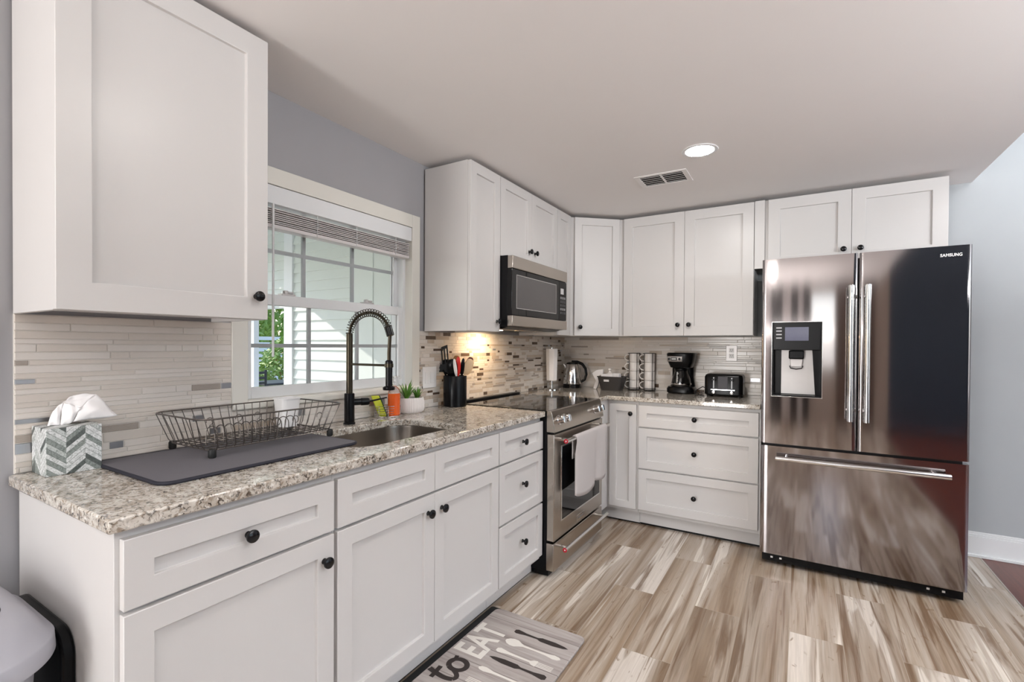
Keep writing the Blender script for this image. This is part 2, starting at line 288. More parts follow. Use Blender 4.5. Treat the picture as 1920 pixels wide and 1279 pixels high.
# ------------------------------------------------------------------ geometry helpers
def origin_of(p):
    v = Vector((0, 0, 0))
    while p is not None: v += p.location; p = p.parent
    return v
class MB:
    def __init__(s): s.v = []; s.f = []; s.mi = []
    def add(s, vs, fs, mi=0):
        b = len(s.v); s.v += [tuple(x) for x in vs]; s.f += [tuple(i + b for i in f) for f in fs]; s.mi += [mi] * len(fs); return s
    def box(s, x0, x1, y0, y1, z0, z1, mi=0):
        vs = [(x, y, z) for z in (z0, z1) for y in (y0, y1) for x in (x0, x1)]
        return s.add(vs, [(0, 2, 3, 1), (4, 5, 7, 6), (0, 1, 5, 4), (2, 6, 7, 3), (0, 4, 6, 2), (1, 3, 7, 5)], mi)
    def fbox(s, F, u0, u1, n0, n1, z0, z1, mi=0):
        vs = [F(u, n, z) for z in (z0, z1) for n in (n0, n1) for u in (u0, u1)]
        return s.add(vs, [(0, 2, 3, 1), (4, 5, 7, 6), (0, 1, 5, 4), (2, 6, 7, 3), (0, 4, 6, 2), (1, 3, 7, 5)], mi)
    def lathe(s, prof, o, axis=(0, 0, 1), n=24, mi=0, caps=True):
        o = Vector(o); a = Vector(axis).normalized(); t = Vector((1, 0, 0)) if abs(a.x) < 0.8 else Vector((0, 1, 0))
        e1 = a.cross(t).normalized(); e2 = a.cross(e1)
        vs = []
        for r, h in prof:
            for i in range(n):
                q = 2 * PI * i / n; vs.append(o + a * h + (e1 * math.cos(q) + e2 * math.sin(q)) * r)
        fs = []
        for j in range(len(prof) - 1):
            for i in range(n):
                k = (i + 1) % n; fs.append((j * n + i, j * n + k, (j + 1) * n + k, (j + 1) * n + i))
        if caps: fs.append(tuple(range(n))[::-1]); fs.append(tuple((len(prof) - 1) * n + i for i in range(n)))
        return s.add(vs, fs, mi)
    def cyl(s, p0, p1, r, n=16, mi=0, r1=None):
        p0 = Vector(p0); p1 = Vector(p1); L = (p1 - p0).length
        return s.lathe([(r, 0), (r if r1 is None else r1, L)], p0, p1 - p0, n, mi)
    def tube(s, pts, r, n=8, closed=False, mi=0):
        pts = [Vector(p) for p in pts]; m = len(pts); vs = []; prev = None
        rr = r if isinstance(r, (list, tuple)) else [r] * m
        for i in range(m):
            if closed: d = pts[(i + 1) % m] - pts[i - 1]
            else: d = pts[min(i + 1, m - 1)] - pts[max(i - 1, 0)]
            d.normalize()
            if prev is None:
                t = Vector((0, 0, 1)) if abs(d.z) < 0.9 else Vector((1, 0, 0)); e1 = d.cross(t).normalized()
            else:
                e1 = prev - d * prev.dot(d); e1.normalize()
            prev = e1; e2 = d.cross(e1)
            for k in range(n):
                q = 2 * PI * k / n; vs.append(pts[i] + (e1 * math.cos(q) + e2 * math.sin(q)) * rr[i])
        fs = []
        for i in range(m if closed else m - 1):
            j = (i + 1) % m
            for k in range(n):
                l = (k + 1) % n; fs.append((i * n + k, i * n + l, j * n + l, j * n + k))
        if not closed: fs.append(tuple(range(n))[::-1]); fs.append(tuple((m - 1) * n + k for k in range(n)))
        return s.add(vs, fs, mi)
    def prism(s, poly, z0, z1, F=None, mi=0):
        F = F or (lambda a, b, c: (a, b, c)); n = len(poly)
        vs = [F(a, b, z0) for a, b in poly] + [F(a, b, z1) for a, b in poly]
        return s.add(vs, [tuple(range(n))[::-1], tuple(range(n, 2 * n))] + [(i, (i + 1) % n, n + (i + 1) % n, n + i) for i in range(n)], mi)
    def loft(s, rings, caps=True, mi=0, closed=True):
        n = len(rings[0]); vs = [p for r in rings for p in r]; fs = []
        for j in range(len(rings) - 1):
            for i in range(n if closed else n - 1):
                k = (i + 1) % n; fs.append((j * n + i, j * n + k, (j + 1) * n + k, (j + 1) * n + i))
        if caps: fs.append(tuple(range(n))[::-1]); fs.append(tuple((len(rings) - 1) * n + i for i in range(n)))
        return s.add(vs, fs, mi)
    def build(s, name, mats, parent=None, bevel=0.0, seg=2, angle=35, local=False, label=None):
        me = bpy.data.meshes.new(name)
        off = Vector((0, 0, 0)) if (local or parent is None) else origin_of(parent)
        me.from_pydata([tuple(Vector(v) - off) for v in s.v], [], s.f)
        mats = mats if isinstance(mats, (list, tuple)) else [mats]
        for m in mats: me.materials.append(m)
        me.polygons.foreach_set('material_index', s.mi)
        bm = bmesh.new(); bm.from_mesh(me); bmesh.ops.recalc_face_normals(bm, faces=bm.faces); bm.to_mesh(me); bm.free()
        me.polygons.foreach_set('use_smooth', [True] * len(me.polygons)); me.set_sharp_from_angle(angle=math.radians(angle)); me.update()
        o = bpy.data.objects.new(name, me); COL.objects.link(o)
        if parent is not None: o.parent = parent
        if bevel:
            b = o.modifiers.new('bevel', 'BEVEL'); b.width = bevel; b.segments = seg; b.limit_method = 'ANGLE'; b.angle_limit = math.radians(40)
        if label: o['label'] = label
        return o
def thing(name, label, cat, loc=(0, 0, 0), group=None):
    o = bpy.data.objects.new(name, None); COL.objects.link(o); o.location = loc; o.empty_display_size = 0.05
    o['label'] = label; o['category'] = cat
    if group: o['group'] = group
    return o
def tag(o, label, cat, group=None, kind=None):
    o['label'] = label; o['category'] = cat
    if group: o['group'] = group
    if kind: o['kind'] = kind
    return o
def struct(o): o['kind'] = 'structure'; return o
def dup(root, loc, label, rotz=None):
    r = root.copy(); COL.objects.link(r); r.location = loc; r['label'] = label
    if rotz is not None: r.rotation_euler = (0, 0, rotz)
    for ch in list(root.children):
        c = ch.copy(); COL.objects.link(c); c.parent = r
        for g in list(ch.children):
            d = g.copy(); COL.objects.link(d); d.parent = c
    return r
def Fr(o, u, n):
    o = Vector(o); u = Vector(u).normalized(); n = Vector(n).normalized(); z = Vector((0, 0, 1))
    return lambda a, b, c: o + u * a + n * b + z * c
def rrect(x0, x1, y0, y1, r, n=6):
    P = []
    for cx, cy, a0 in ((x1 - r, y1 - r, 0), (x0 + r, y1 - r, 90), (x0 + r, y0 + r, 180), (x1 - r, y0 + r, 270)):
        for i in range(n + 1):
            a = math.radians(a0 + 90 * i / n); P.append((cx + r * math.cos(a), cy + r * math.sin(a)))
    return P
def text_mesh(name, body, mats, parent, F, size, thick=0.0006, spacing=1.0, bold=0.0, xs=1.0):
    """lettering: F maps (right, up, out) to the scene"""
    cu = bpy.data.curves.new('lettering_outline', 'FONT'); cu.body = body; cu.size = size; cu.space_character = spacing; cu.offset = bold; cu.resolution_u = 6
    to = bpy.data.objects.new('lettering_outline', cu); COL.objects.link(to)
    bpy.context.view_layer.update()
    me0 = bpy.data.meshes.new_from_object(to.evaluated_get(bpy.context.evaluated_depsgraph_get()))
    vs = [F(v.co.x * xs, v.co.y, thick) for v in me0.vertices]; fs = [tuple(p.vertices) for p in me0.polygons]
    bpy.data.objects.remove(to); bpy.data.curves.remove(cu); bpy.data.meshes.remove(me0)
    m = MB(); m.add(vs, fs); return m.build(name, mats, parent)

LEFT = lambda xf: Fr((xf, 0, 0), (0, 1, 0), (1, 0, 0))        # faces +x, u = y
BACK = lambda yf: Fr((0, yf, 0), (1, 0, 0), (0, -1, 0))       # faces -y, u = x
def shaker(F, u0, u1, z0, z1, rail=0.057, t=0.02, rec=0.013):
    """one shaker front: a slab with a recessed centre panel"""
    m = MB(); r = rail; b = 0.0
    o0 = [(u0, z0), (u1, z0), (u1, z1), (u0, z1)]; i0 = [(u0 + r, z0 + r), (u1 - r, z0 + r), (u1 - r, z1 - r), (u0 + r, z1 - r)]
    vs = [F(u, b, z) for u, z in o0] + [F(u, t, z) for u, z in o0] + [F(u, t, z) for u, z in i0] + [F(u, t - rec, z) for u, z in i0]
    fs = [(3, 2, 1, 0)]
    for i in range(4):
        j = (i + 1) % 4; fs += [(i, j, 4 + j, 4 + i), (4 + i, 4 + j, 8 + j, 8 + i), (8 + i, 8 + j, 12 + j, 12 + i)]
    fs.append((12, 13, 14, 15)); m.add(vs, fs); return m
def knob(F, u, z, parent, n0=0.02):
    m = MB(); o = F(u, n0, z); ax = F(u, 1, z) - F(u, 0, z)
    m.lathe([(0.009, 0), (0.009, 0.002), (0.0062, 0.006), (0.0062, 0.013), (0.0125, 0.0165), (0.0162, 0.019), (0.0168, 0.0225), (0.0158, 0.0255), (0.0115, 0.028), (0.005, 0.0295), (0.0005, 0.0298)], o, ax, 20)
    return m.build('knob', M['knob'], parent)
def front(kind, F, u0, u1, z0, z1, parent, kn=None, rail=0.057):
    o = shaker(F, u0, u1, z0, z1, rail).build(kind, M['cab'], parent, bevel=0.0016)
    if kn: knob(F, kn[0], kn[1], o)
    return o
# ------------------------------------------------------------------ the room shell
ZC, ZU, ZT, CT = 2.289, 1.351, 2.263, 0.914
XE = 2.72                                   # where the lower kitchen ceiling ends
YS, XR = -6.9, 6.5                          # far walls behind and to the right of the camera
WY0, WY1, WZ0, WZ1 = -2.995, -1.955, 1.02, 1.985   # window casing outer edges
m = MB(); m.box(-0.16, 2.775, YS - 0.1, 0.02, -0.06, 0)
struct(m.build('floor', M['floor']))
m = MB(); m.box(2.781, XR + 0.1, YS - 0.1, 0.02, -0.06, 0.0)
struct(m.build('floor_living_room', M['wood']))
m = MB(); m.box(2.7745, 2.7815, YS, 0.0, -0.05, 0.0015)
struct(m.build('trim_3', mat('metal_transition', (0.55, 0.53, 0.48), 0.3, metal=0.8, vary=0.05)))
m = MB(); m.box(-0.16, XE, YS - 0.1, 0.12, ZC, ZC + 0.08)
struct(m.build('ceiling', M['ceil']))
m = MB(); m.box(XE, XE + 0.0, 0, 0, 0, 0) if False else None
m = MB(); m.box(XE - 0.06, XE - 0.002, YS - 0.1, 0.12, ZC + 0.08, 3.3); struct(m.build('wall_above_ceiling_edge', M['wall']))
m = MB(); m.box(XE - 0.06, XR + 0.1, YS - 0.1, 0.12, 3.3, 3.4); struct(m.build('ceiling_living_room', M['ceil']))
# back wall
m = MB(); m.box(-0.16, XR + 0.1, 0.0, 0.12, -0.06, 3.3); struct(m.build('wall_back', M['wall']))
# window wall with its opening (inside the casing)
OY0, OY1, OZ0, OZ1 = WY0 + 0.05, WY1 - 0.05, WZ0 + 0.03, WZ1 - 0.05
m = MB(); m.box(-0.16, 0, YS - 0.1, OY0, -0.06, 3.3); m.box(-0.16, 0, OY1, 0.0, -0.06, 3.3); m.box(-0.16, 0, OY0, OY1, -0.06, OZ0); m.box(-0.16, 0, OY0, OY1, OZ1, 3.3)
struct(m.build('wall_left', M['wall_shaded']))
# unseen walls behind and right of the camera, the former coloured for fridge reflections
m = MB(); m.box(-0.16, 0.28, YS - 0.1, YS, 0, 3.3); m.box(0.28, 1.04, YS - 0.1, YS, 2.08, 3.3); m.box(1.04, 1.98, YS - 0.1, YS, 0, 3.3); m.box(1.98, 2.44, YS - 0.1, YS, 0, 0.95); m.box(1.98, 2.44, YS - 0.1, YS, 2.15, 3.3); m.box(2.44, 2.89, YS - 0.1, YS, 0, 3.3)
struct(m.build('wall_behind_camera', M['beige']))
m = MB(); m.box(2.89, XR + 0.1, YS - 0.1, YS, 0, 3.3); struct(m.build('wall_navy_behind_camera', M['navy']))
m = MB(); m.box(XR, XR + 0.1, YS, -4.95, 0, 3.3); m.box(XR, XR + 0.1, -2.25, 0.0, 0, 3.3); m.box(XR, XR + 0.1, -4.95, -2.25, 0, 0.7); m.box(XR, XR + 0.1, -4.95, -2.25, 2.45, 3.3)
struct(m.build('wall_right', M['wall']))
m = MB(); m.box(2.46, 2.66, YS, YS + 0.04, 0, 2.28); struct(m.build('reflection_strip', M['brown_strip']))  # brown strip added for the fridge front to mirror
m = MB()
for a in ((0.28, 0.32, 0, 2.08), (1.00, 1.04, 0, 2.08), (0.32, 1.00, 2.04, 2.08), (0.32, 1.00, 0, 0.06)): m.box(a[0], a[1], YS - 0.07, YS + 0.02, a[2], a[3])
struct(m.build('fill_frame', M['trim']))  # frame added round the fill lamp behind the camera
# baseboards
m = MB(); m.box(2.56, XR, -0.016, 0, 0, 0.125); m.box(2.56, XR, -0.012, 0, 0.125, 0.137); m.box(2.56, XR, -0.007, 0, 0.137, 0.15); m.box(2.56, XR, -0.028, 0, 0, 0.016)
struct(m.build('baseboard_back', M['trim'], bevel=0.002))
m = MB(); m.box(0, 0.014, YS, -3.6, 0, 0.14); struct(m.build('baseboard_left', M['trim'], bevel=0.003))

# ------------------------------------------------------------------ mosaic backsplash
def mosaic(name, F, rects, seed, mats_w, zone=None, hs=(0.0145, 0.0145, 0.0225, 0.0225, 0.0305)):
    rnd = random.Random(seed); m = MB()
    for (u0, u1, z0, z1) in rects:
        m.fbox(F, u0, u1, 0.0, 0.0065, z0, z1, 0)
    keys = [k for k, w in mats_w]
    # rows are laid once over the full extent so neighbouring rectangles share their courses
    ZA = min(r[2] for r in rects); ZB = max(r[3] for r in rects); UA = min(r[0] for r in rects); UB = max(r[1] for r in rects)
    z = ZA + 0.001; g = 0.0016
    while z < ZB - 0.004:
        h = rnd.choice(hs)
        if z + h > ZB: h = ZB - z
        u = UA - rnd.random() * 0.15
        while u < UB:
            um = u
            dense = zone and zone(um, z)
            L = rnd.choice([0.03, 0.045, 0.06, 0.09, 0.12, 0.15]) if dense else rnd.choice([0.05, 0.1, 0.16, 0.22, 0.30, 0.36])
            ws = [w for k, w in mats_w]
            k = rnd.choices(range(len(keys)), ws)[0]
            if keys[k] in ('t_brown', 't_metal'): L = min(L, rnd.choice([0.025, 0.045, 0.07, 0.09]) * (1.0 if dense else 1.5))
            for (u0, u1, z0, z1) in rects:
                a, b = max(u, u0 + 0.001), min(u + L - g, u1 - 0.001); c, d = max(z, z0 + 0.001), min(z + h - g, z1 - 0.001)
                if b - a > 0.004 and d - c > 0.003:
                    e = 0.0012; n0, n1 = 0.0064, 0.0082 + rnd.random() * 0.0006
                    vs = [F(a, n0, c), F(b, n0, c), F(b, n0, d), F(a, n0, d), F(a + e, n1, c + e), F(b - e, n1, c + e), F(b - e, n1, d - e), F(a + e, n1, d - e)]
                    m.add(vs, [(0, 1, 5, 4), (1, 2, 6, 5), (2, 3, 7, 6), (3, 0, 4, 7), (4, 5, 6, 7)], k + 1)
            u += L
        z += h
    return struct(m.build(name, [M['grout']] + [M[k] for k in keys], angle=20))
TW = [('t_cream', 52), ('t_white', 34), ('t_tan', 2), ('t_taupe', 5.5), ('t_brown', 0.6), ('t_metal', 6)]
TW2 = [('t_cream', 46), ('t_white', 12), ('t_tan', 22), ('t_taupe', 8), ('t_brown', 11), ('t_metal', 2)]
TW3 = [('t_cream', 48), ('t_white', 30), ('t_tan', 10), ('t_taupe', 4), ('t_brown', 1.5), ('t_metal', 3)]
mosaic('wall_backsplash_left', LEFT(0.0), [(-3.58, -2.995, CT, ZU), (-2.995, -1.955, CT, 1.02)], 3, TW)
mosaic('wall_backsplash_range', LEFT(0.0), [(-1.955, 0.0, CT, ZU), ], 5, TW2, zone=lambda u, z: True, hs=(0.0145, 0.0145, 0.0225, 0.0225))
mosaic('wall_backsplash_back', BACK(0.0), [(0.0, 1.637, CT, ZU)], 11, TW3)

# ------------------------------------------------------------------ window, blind
def build_window():
    w = bpy.data.objects.new('window_1', None); COL.objects.link(w); w.location = (0, -2.475, 1.5); struct(w)
    cw = 0.062
    m = MB(); F = LEFT(0.0); t = 0.012
    m.fbox(F, WY0, WY0 + cw, 0, t, WZ0, WZ1); m.fbox(F, WY1 - cw, WY1, 0, t, WZ0, WZ1); m.fbox(F, WY0 + cw, WY1 - cw, 0, t, WZ1 - 0.07, WZ1)
    m.build('casing', M['casing'], w, bevel=0.0025)
    y0, y1, z0, z1 = WY0 + cw, WY1 - cw, 1.052, WZ1 - 0.07
    m = MB(); d = 0.135
    m.fbox(F, y0 - 0.012, y0, -d, 0.002, z0 - 0.03, z1 + 0.01); m.fbox(F, y1, y1 + 0.012, -d, 0.002, z0 - 0.03, z1 + 0.01); m.fbox(F, y0, y1, -d, 0.002, z1, z1 + 0.012)
    m.build('jamb', M['casing'], w)
    m = MB(); m.fbox(F, y0, y1, -d, 0.006, 1.035, z0)
    m.fbox(F, WY0 + 0.0, WY1, 0.0, 0.020, 1.020, 1.046); m.build('sill', M['casing'], w, bevel=0.006, seg=3)
    zm = 1.445                                         # meeting rail
    def sash(name, n0, n1, za, zb, sw, rb, rt_):
        m = MB(); m.fbox(F, y0, y0 + sw, n0, n1, za, zb); m.fbox(F, y1 - sw, y1, n0, n1, za, zb)
        m.fbox(F, y0 + sw, y1 - sw, n0, n1, za, za + rb); m.fbox(F, y0 + sw, y1 - sw, n0, n1, zb - rt_, zb)
        s = m.build(name, M['vinyl'], w, bevel=0.002)
        ga, gb, gz0, gz1 = y0 + sw, y1 - sw, za + rb, zb - rt_
        nm = (n0 + n1) / 2
        m = MB(); m.fbox(F, ga, gb, nm - 0.002, nm + 0.002, gz0, gz1); m.build('glass_pane', M['glass'], s)
        m = MB()
        for k in (1, 2):
            c = ga + (gb - ga) * k / 3; m.fbox(F, c - 0.008, c + 0.008, nm - 0.006, nm + 0.006, gz0, gz1)
        c = (gz0 + gz1) / 2; m.fbox(F, ga, gb, nm - 0.0055, nm + 0.0055, c - 0.008, c + 0.008)
        m.build('grille', M['muntin'], s)
        return s
    sash('upper_sash', -0.115, -0.085, zm - 0.005, z1 - 0.002, 0.042, 0.035, 0.05)
    lo = sash('lower_sash', -0.080, -0.045, z0, zm + 0.035, 0.045, 0.045, 0.045)
    for yy in (-2.72, -2.27):
        m = MB(); m.fbox(F, yy - 0.032, yy + 0.032, -0.080, -0.048, zm + 0.035, zm + 0.043)
        m.lathe([(0.013, 0), (0.012, 0.014), (0.004, 0.016)], F(yy - 0.008, -0.062, zm + 0.042), (0, 0, 1), 14)
        m.fbox(F, yy - 0.008, yy + 0.028, -0.07, -0.056, zm + 0.045, zm + 0.054); m.build('sash_lock', M['silverp'], w, bevel=0.001)
    m = MB(); m.fbox(F, y0, y0 + 0.02, -0.125, -0.04, z0, z1); m.fbox(F, y1 - 0.02, y1, -0.125, -0.04, z0, z1); m.build('frame_track', M['vinyl'], w)
build_window()
def build_blind():
    t = thing('window_blind', 'raised white slatted blind hanging at the top of the window', 'blind', (0.0, -2.475, 1.9))
    F = LEFT(0.0); y0, y1 = -2.930, -2.022
    m = MB(); m.fbox(F, y0, y1, -0.045, 0.012, 1.838, 1.912); m.build('valance', M['trim'], t, bevel=0.002)
    m = MB(); r = random.Random(2)
    z = 1.822
    for i in range(8):
        m.fbox(F, y0 + 0.012, y1 - 0.012, -0.040 + r.uniform(-0.002, 0.002), 0.004 + r.uniform(-0.003, 0.003), z - 0.0032, z); z -= 0.0082 + r.uniform(-0.0008, 0.0008)
    m.build('slat_stack', M['blind'], t)
    m = MB(); m.fbox(F, y0 + 0.012, y1 - 0.012, -0.040, 0.006, z - 0.016, z + 0.001); m.build('bottom_rail', M['blind'], t, bevel=0.003)
    m = MB(); m.cyl((0.022, -2.838, 1.836), (0.022, -2.838, 1.222), 0.0048, 8); m.build('tilt_wand', mat('clear_wand', (0.62, 0.62, 0.62), 0.25, vary=0.05), t)
    for yy in (-2.62, -2.40, -2.14): m = MB(); m.cyl((0.0085, yy, 1.836), (0.0085, yy, z - 0.012), 0.0012, 6); m.build('lift_cord', M['trim'], t)
build_blind()

# ------------------------------------------------------------------ cabinets
FXL, FDL = 0.612, 0.634        # face frame front and door face of the left run
ZD0, ZD1, ZO1, ZO0 = 0.7104, 0.861, 0.7005, 0.1246
def base_carcass(root, F, u0, u1, depth=0.612, toe=0.051, sink=False, z1=0.884):
    m = MB()
    if sink:      # open on top for the basin
        m.fbox(F, u0, u1, -depth + 0.012, 0, 0.1, 0.66); m.fbox(F, u0, u1, -0.02, 0, 0.66, z1); m.fbox(F, u0, u0 + 0.018, -depth + 0.012, -0.02, 0.66, z1); m.fbox(F, u1 - 0.018, u1, -depth + 0.012, -0.02, 0.66, z1)
    else: m.fbox(F, u0, u1, -depth + 0.012, 0, 0.1, z1)
    m.build('cabinet_body', M['cab'], root, bevel=0.001)
    m = MB(); m.fbox(F, u0, u1, -toe - 0.016, -toe, 0.016, 0.102); m.build('toe_kick', M['cab'], root)
    m = MB(); m.fbox(F, u0 + 0.001, u1 - 0.001, -toe - 0.09, -toe - 0.012, 0.0, 0.10); m.build('gap_shade_box', M['black'], root, label='black box that keeps the gap under the toe kick dark')  # black box put in as the shade of the toe kick gap
FL = LEFT(FXL)
def left_base():
    c = thing('base_cabinet', 'white base cabinet at the open counter end, one drawer over one door', 'cabinet', (0.3, -3.29, 0))
    y0, y1 = -3.572, -3.0262
    base_carcass(c, FL, y0, y1)
    m = MB(); m.box(0.012, 0.561, y0, y0 + 0.018, 0.0, 0.102); m.build('end_panel', M['cab'], c)
    front('drawer', FL, -3.5625, -3.0322, ZD0, ZD1, c, (-3.298, 0.786)); front('door', FL, -3.5625, -3.0322, ZO0, ZO1, c, (-3.068, 0.63))
    c = thing('base_cabinet', 'white sink base cabinet with two false drawer fronts above two doors', 'cabinet', (0.3, -2.56, 0))
    base_carcass(c, FL, -3.0255, -2.0975, sink=True)
    front('false_drawer_front', FL, -3.0192, -2.5632, ZD0, ZD1, c); front('false_drawer_front', FL, -2.5612, -2.1007, ZD0, ZD1, c)
    front('door', FL, -3.0192, -2.5632, ZO0, ZO1, c, (-2.602, 0.635)); front('door', FL, -2.5612, -2.1007, ZO0, ZO1, c, (-2.522, 0.635))
    c = thing('base_cabinet', 'narrow white three-drawer base cabinet beside the range', 'cabinet', (0.3, -1.87, 0))
    base_carcass(c, FL, -2.0965, -1.6478)
    for za, zb in ((ZD0, ZD1), (0.4195, ZO1), (ZO0, 0.4095)): front('drawer', FL, -2.0945, -1.650, za, zb, c, (-1.873, (za + zb) / 2 + (0.0 if za > 0.6 else 0.012)), rail=0.05)
left_base()
YB = -0.6155
FB = BACK(YB)
def back_base():
    c = thing('base_cabinet', 'narrow white single-door corner cabinet between range and drawer cabinet', 'cabinet', (0.7, -0.3, 0))
    m = MB(); m.box(0.612, 0.862, YB, -0.012, 0.1, 0.884); m.box(0.02, 0.612, -0.885, -0.012, 0.1, 0.884); m.build('cabinet_body', M['cab'], c)
    m = MB(); m.box(0.561, 0.862, -0.5726, -0.557, 0.012, 0.102); m.build('toe_kick', M['cab'], c)
    m = MB(); m.box(0.561, 0.862, -0.5606, -0.49, 0.0, 0.10); m.build('gap_shade_box', M['black'], c, label='black box that keeps the gap under the toe kick dark')  # black box put in as the shade of the toe kick gap
    m = MB(); m.box(0.612, 0.634, -0.885, -0.6155, 0.1, 0.884); m.build('corner_filler', M['cab'], c, bevel=0.001)
    front('door', FB, 0.655, 0.848, ZO0 - 0.004, ZD1, c, (0.812, 0.797), rail=0.05)
    c = thing('base_cabinet', 'wide white three-drawer base cabinet beside the fridge', 'cabinet', (1.24, -0.3, 0))
    base_carcass(c, FB, 0.8635, 1.6275, depth=0.6155, toe=0.0435)
    for za, zb in ((ZD0, ZD1), (0.4185, ZO1), (ZO0, 0.4085)): front('drawer', FB, 0.8662, 1.6155, za, zb, c, (1.239, (za + zb) / 2 + (0.003 if za > 0.6 else 0.0)))
back_base()
XW = 0.308                                  # wall cabinet frame front
FW = LEFT(XW); FBW = BACK(-0.3035)
def wall_cab(label, F, u0, u1, z0, z1, doors, depth, rail=0.057, name='wall_cabinet'):
    o = F((u0 + u1) / 2, -depth / 2, z0); c = thing(name, label, 'cabinet', o)
    m = MB(); m.fbox(F, u0, u1, -depth + 0.012, 0, z0 + 0.012, z1); m.fbox(F, u0, u1, -0.02, 0, z0, z0 + 0.012); m.fbox(F, u0, u0 + 0.016, -depth + 0.012, -0.02, z0, z0 + 0.012); m.fbox(F, u1 - 0.016, u1, -depth + 0.012, -0.02, z0, z0 + 0.012)
    m.build('cabinet_body', M['cab'], c)
    for a, b, kn in doors: front('door', F, a, b, z0 + 0.001, z1 - 0.002, c, kn, rail)
    return c
def wall_cabs():
    wall_cab('big white single-door wall cabinet left of the window', FW, -3.5825, -3.0545, ZU, ZT, [(-3.5835, -3.0535, (-3.094, 1.425))], 0.308, 0.07)
    wall_cab('narrow white wall cabinet between the window and the microwave', FW, -1.915, -1.618, ZU, ZT, [(-1.913, -1.617, (-1.650, 1.412))], 0.308)
    wall_cab('short white two-door wall cabinet above the microwave', FW, -1.6155, -0.8455, 1.800, ZT, [(-1.613, -1.231, (-1.268, 1.878)), (-1.229, -0.847, (-1.190, 1.878))], 0.308)
    wall_cab('slim white filler-width wall cabinet between microwave and corner', FW, -0.8435, -0.592, ZU, ZT, [(-0.842, -0.606, None)], 0.308)
    # diagonal corner cabinet
    a = Vector((0.345, -0.578, 0)); b = Vector((0.622, -0.330, 0)); u = (b - a).normalized(); n = Vector((u.y, -u.x, 0)); L = (b - a).length
    c = thing('wall_cabinet', 'white diagonal corner wall cabinet with one door', 'cabinet', (0.3, -0.3, ZU))
    fo = a - n * 0.02
    m = MB(); m.prism([(0.0125, -0.0125), (0.0125, -0.590), (0.308, -0.590), (fo.x - u.x * 0.004, fo.y - u.y * 0.004), (fo.x + u.x * (L + 0.004), fo.y + u.y * (L + 0.004)), (0.642, -0.3035), (0.642, -0.0125)], ZU, ZT); m.build('cabinet_body', M['cab'], c)
    F = Fr(fo + Vector((0, 0, 0)), u, n)
    front('door', F, 0.004, L - 0.004, ZU + 0.001, ZT - 0.002, c, (0.045, 1.418))
    wall_cab('white two-door wall cabinet over the coffee maker and toaster', FBW, 0.6445, 1.558, ZU, ZT, [(0.649, 1.1012, (1.062, 1.432)), (1.103, 1.555, (1.138, 1.432))], 0.3035, 0.07)
    c = wall_cab('short white two-door wall cabinet above the fridge', FBW, 1.620, 2.556, 1.804, ZT, [(1.640, 2.0965, (2.056, 1.888)), (2.0985, 2.551, (2.142, 1.888))], 0.3035, 0.07)
    m = MB(); m.box(1.559, 1.6195, -0.3235, -0.3035, 1.804, ZT); m.build('filler_strip', M['cab'], c)
wall_cabs()

# ------------------------------------------------------------------ countertops and sink
def counters():
    x0, x1, y0, y1 = 0.0085, 0.6446, -3.592, -1.6478
    hx0, hx1, hy0, hy1, r = 0.163, 0.545, -2.86, -2.262, 0.11
    hole = rrect(hx0, hx1, hy0, hy1, r, 8); n = len(hole); cx, cy = (hx0 + hx1) / 2, (hy0 + hy1) / 2
    m = MB()
    # slab with hole: four outer corners joined to the hole loop
    corners = [(x1, y1), (x0, y1), (x0, y0), (x1, y0)]
    k = 9
    vs = []; 
    for z in (CT, 0.884):
        vs += [(a, b, z) for a, b in hole] + [(a, b, z) for a, b in corners]
    N = n + 4; fs = []
    for lay in (0, 1):
        o = lay * N
        for q in range(4):
            for i in range(q * k, q * k + k - 1): fs.append((o + i, o + i + 1, o + n + q))
            i = q * k + k - 1; j = (i + 1) % n
            fs.append((o + i, o + j, o + n + (q + 1) % 4, o + n + q))
    for i in range(n): j = (i + 1) % n; fs.append((i, j, N + j, N + i))
    for q in range(4): p = (q + 1) % 4; fs.append((n + q, n + p, N + n + p, N + n + q))
    m.add(vs, fs)
    o = m.build('countertop', M['granite'], bevel=0.004)
    tag(o, 'speckled granite countertop with sink cutout under the window', 'countertop')
    m = MB(); m.prism([(0.0085, -0.8955), (0.6446, -0.8955), (0.6446, -0.6505), (1.6255, -0.6505), (1.6255, -0.0085), (0.0085, -0.0085)], 0.884, CT)
    o = m.build('countertop', M['granite'], bevel=0.004); tag(o, 'L-shaped granite countertop turning the corner behind the coffee maker', 'countertop')
    t = thing('kitchen_sink', 'undermount stainless steel sink set in the granite', 'sink', (cx, cy, 0.7))
    def ring(g, z, rr): return [(a, b, z) for a, b in rrect(hx0 + g, hx1 - g, hy0 + g, hy1 - g, rr, 8)]
    m = MB(); m.loft([ring(-0.018, 0.8835, r), ring(-0.004, 0.8835, r), ring(-0.003, 0.874, r), ring(0.006, 0.73, r - 0.01), ring(0.02, 0.708, r - 0.02), ring(0.06, 0.70, r - 0.05)], caps=False)
    bot = [(a, b, 0.70) for a, b in rrect(hx0 + 0.06, hx1 - 0.06, hy0 + 0.06, hy1 - 0.06, r - 0.05, 8)]
    m.add(bot, [tuple(range(len(bot)))]); m.build('basin', M['sink'], t)
    m = MB(); m.lathe([(0.0, 0.004), (0.03, 0.0035), (0.042, 0.005), (0.046, 0.002), (0.046, 0.0)], (cx - 0.04, cy, 0.7005), (0, 0, 1), 24, caps=False); m.build('drain', M['steelh'], t)
counters()
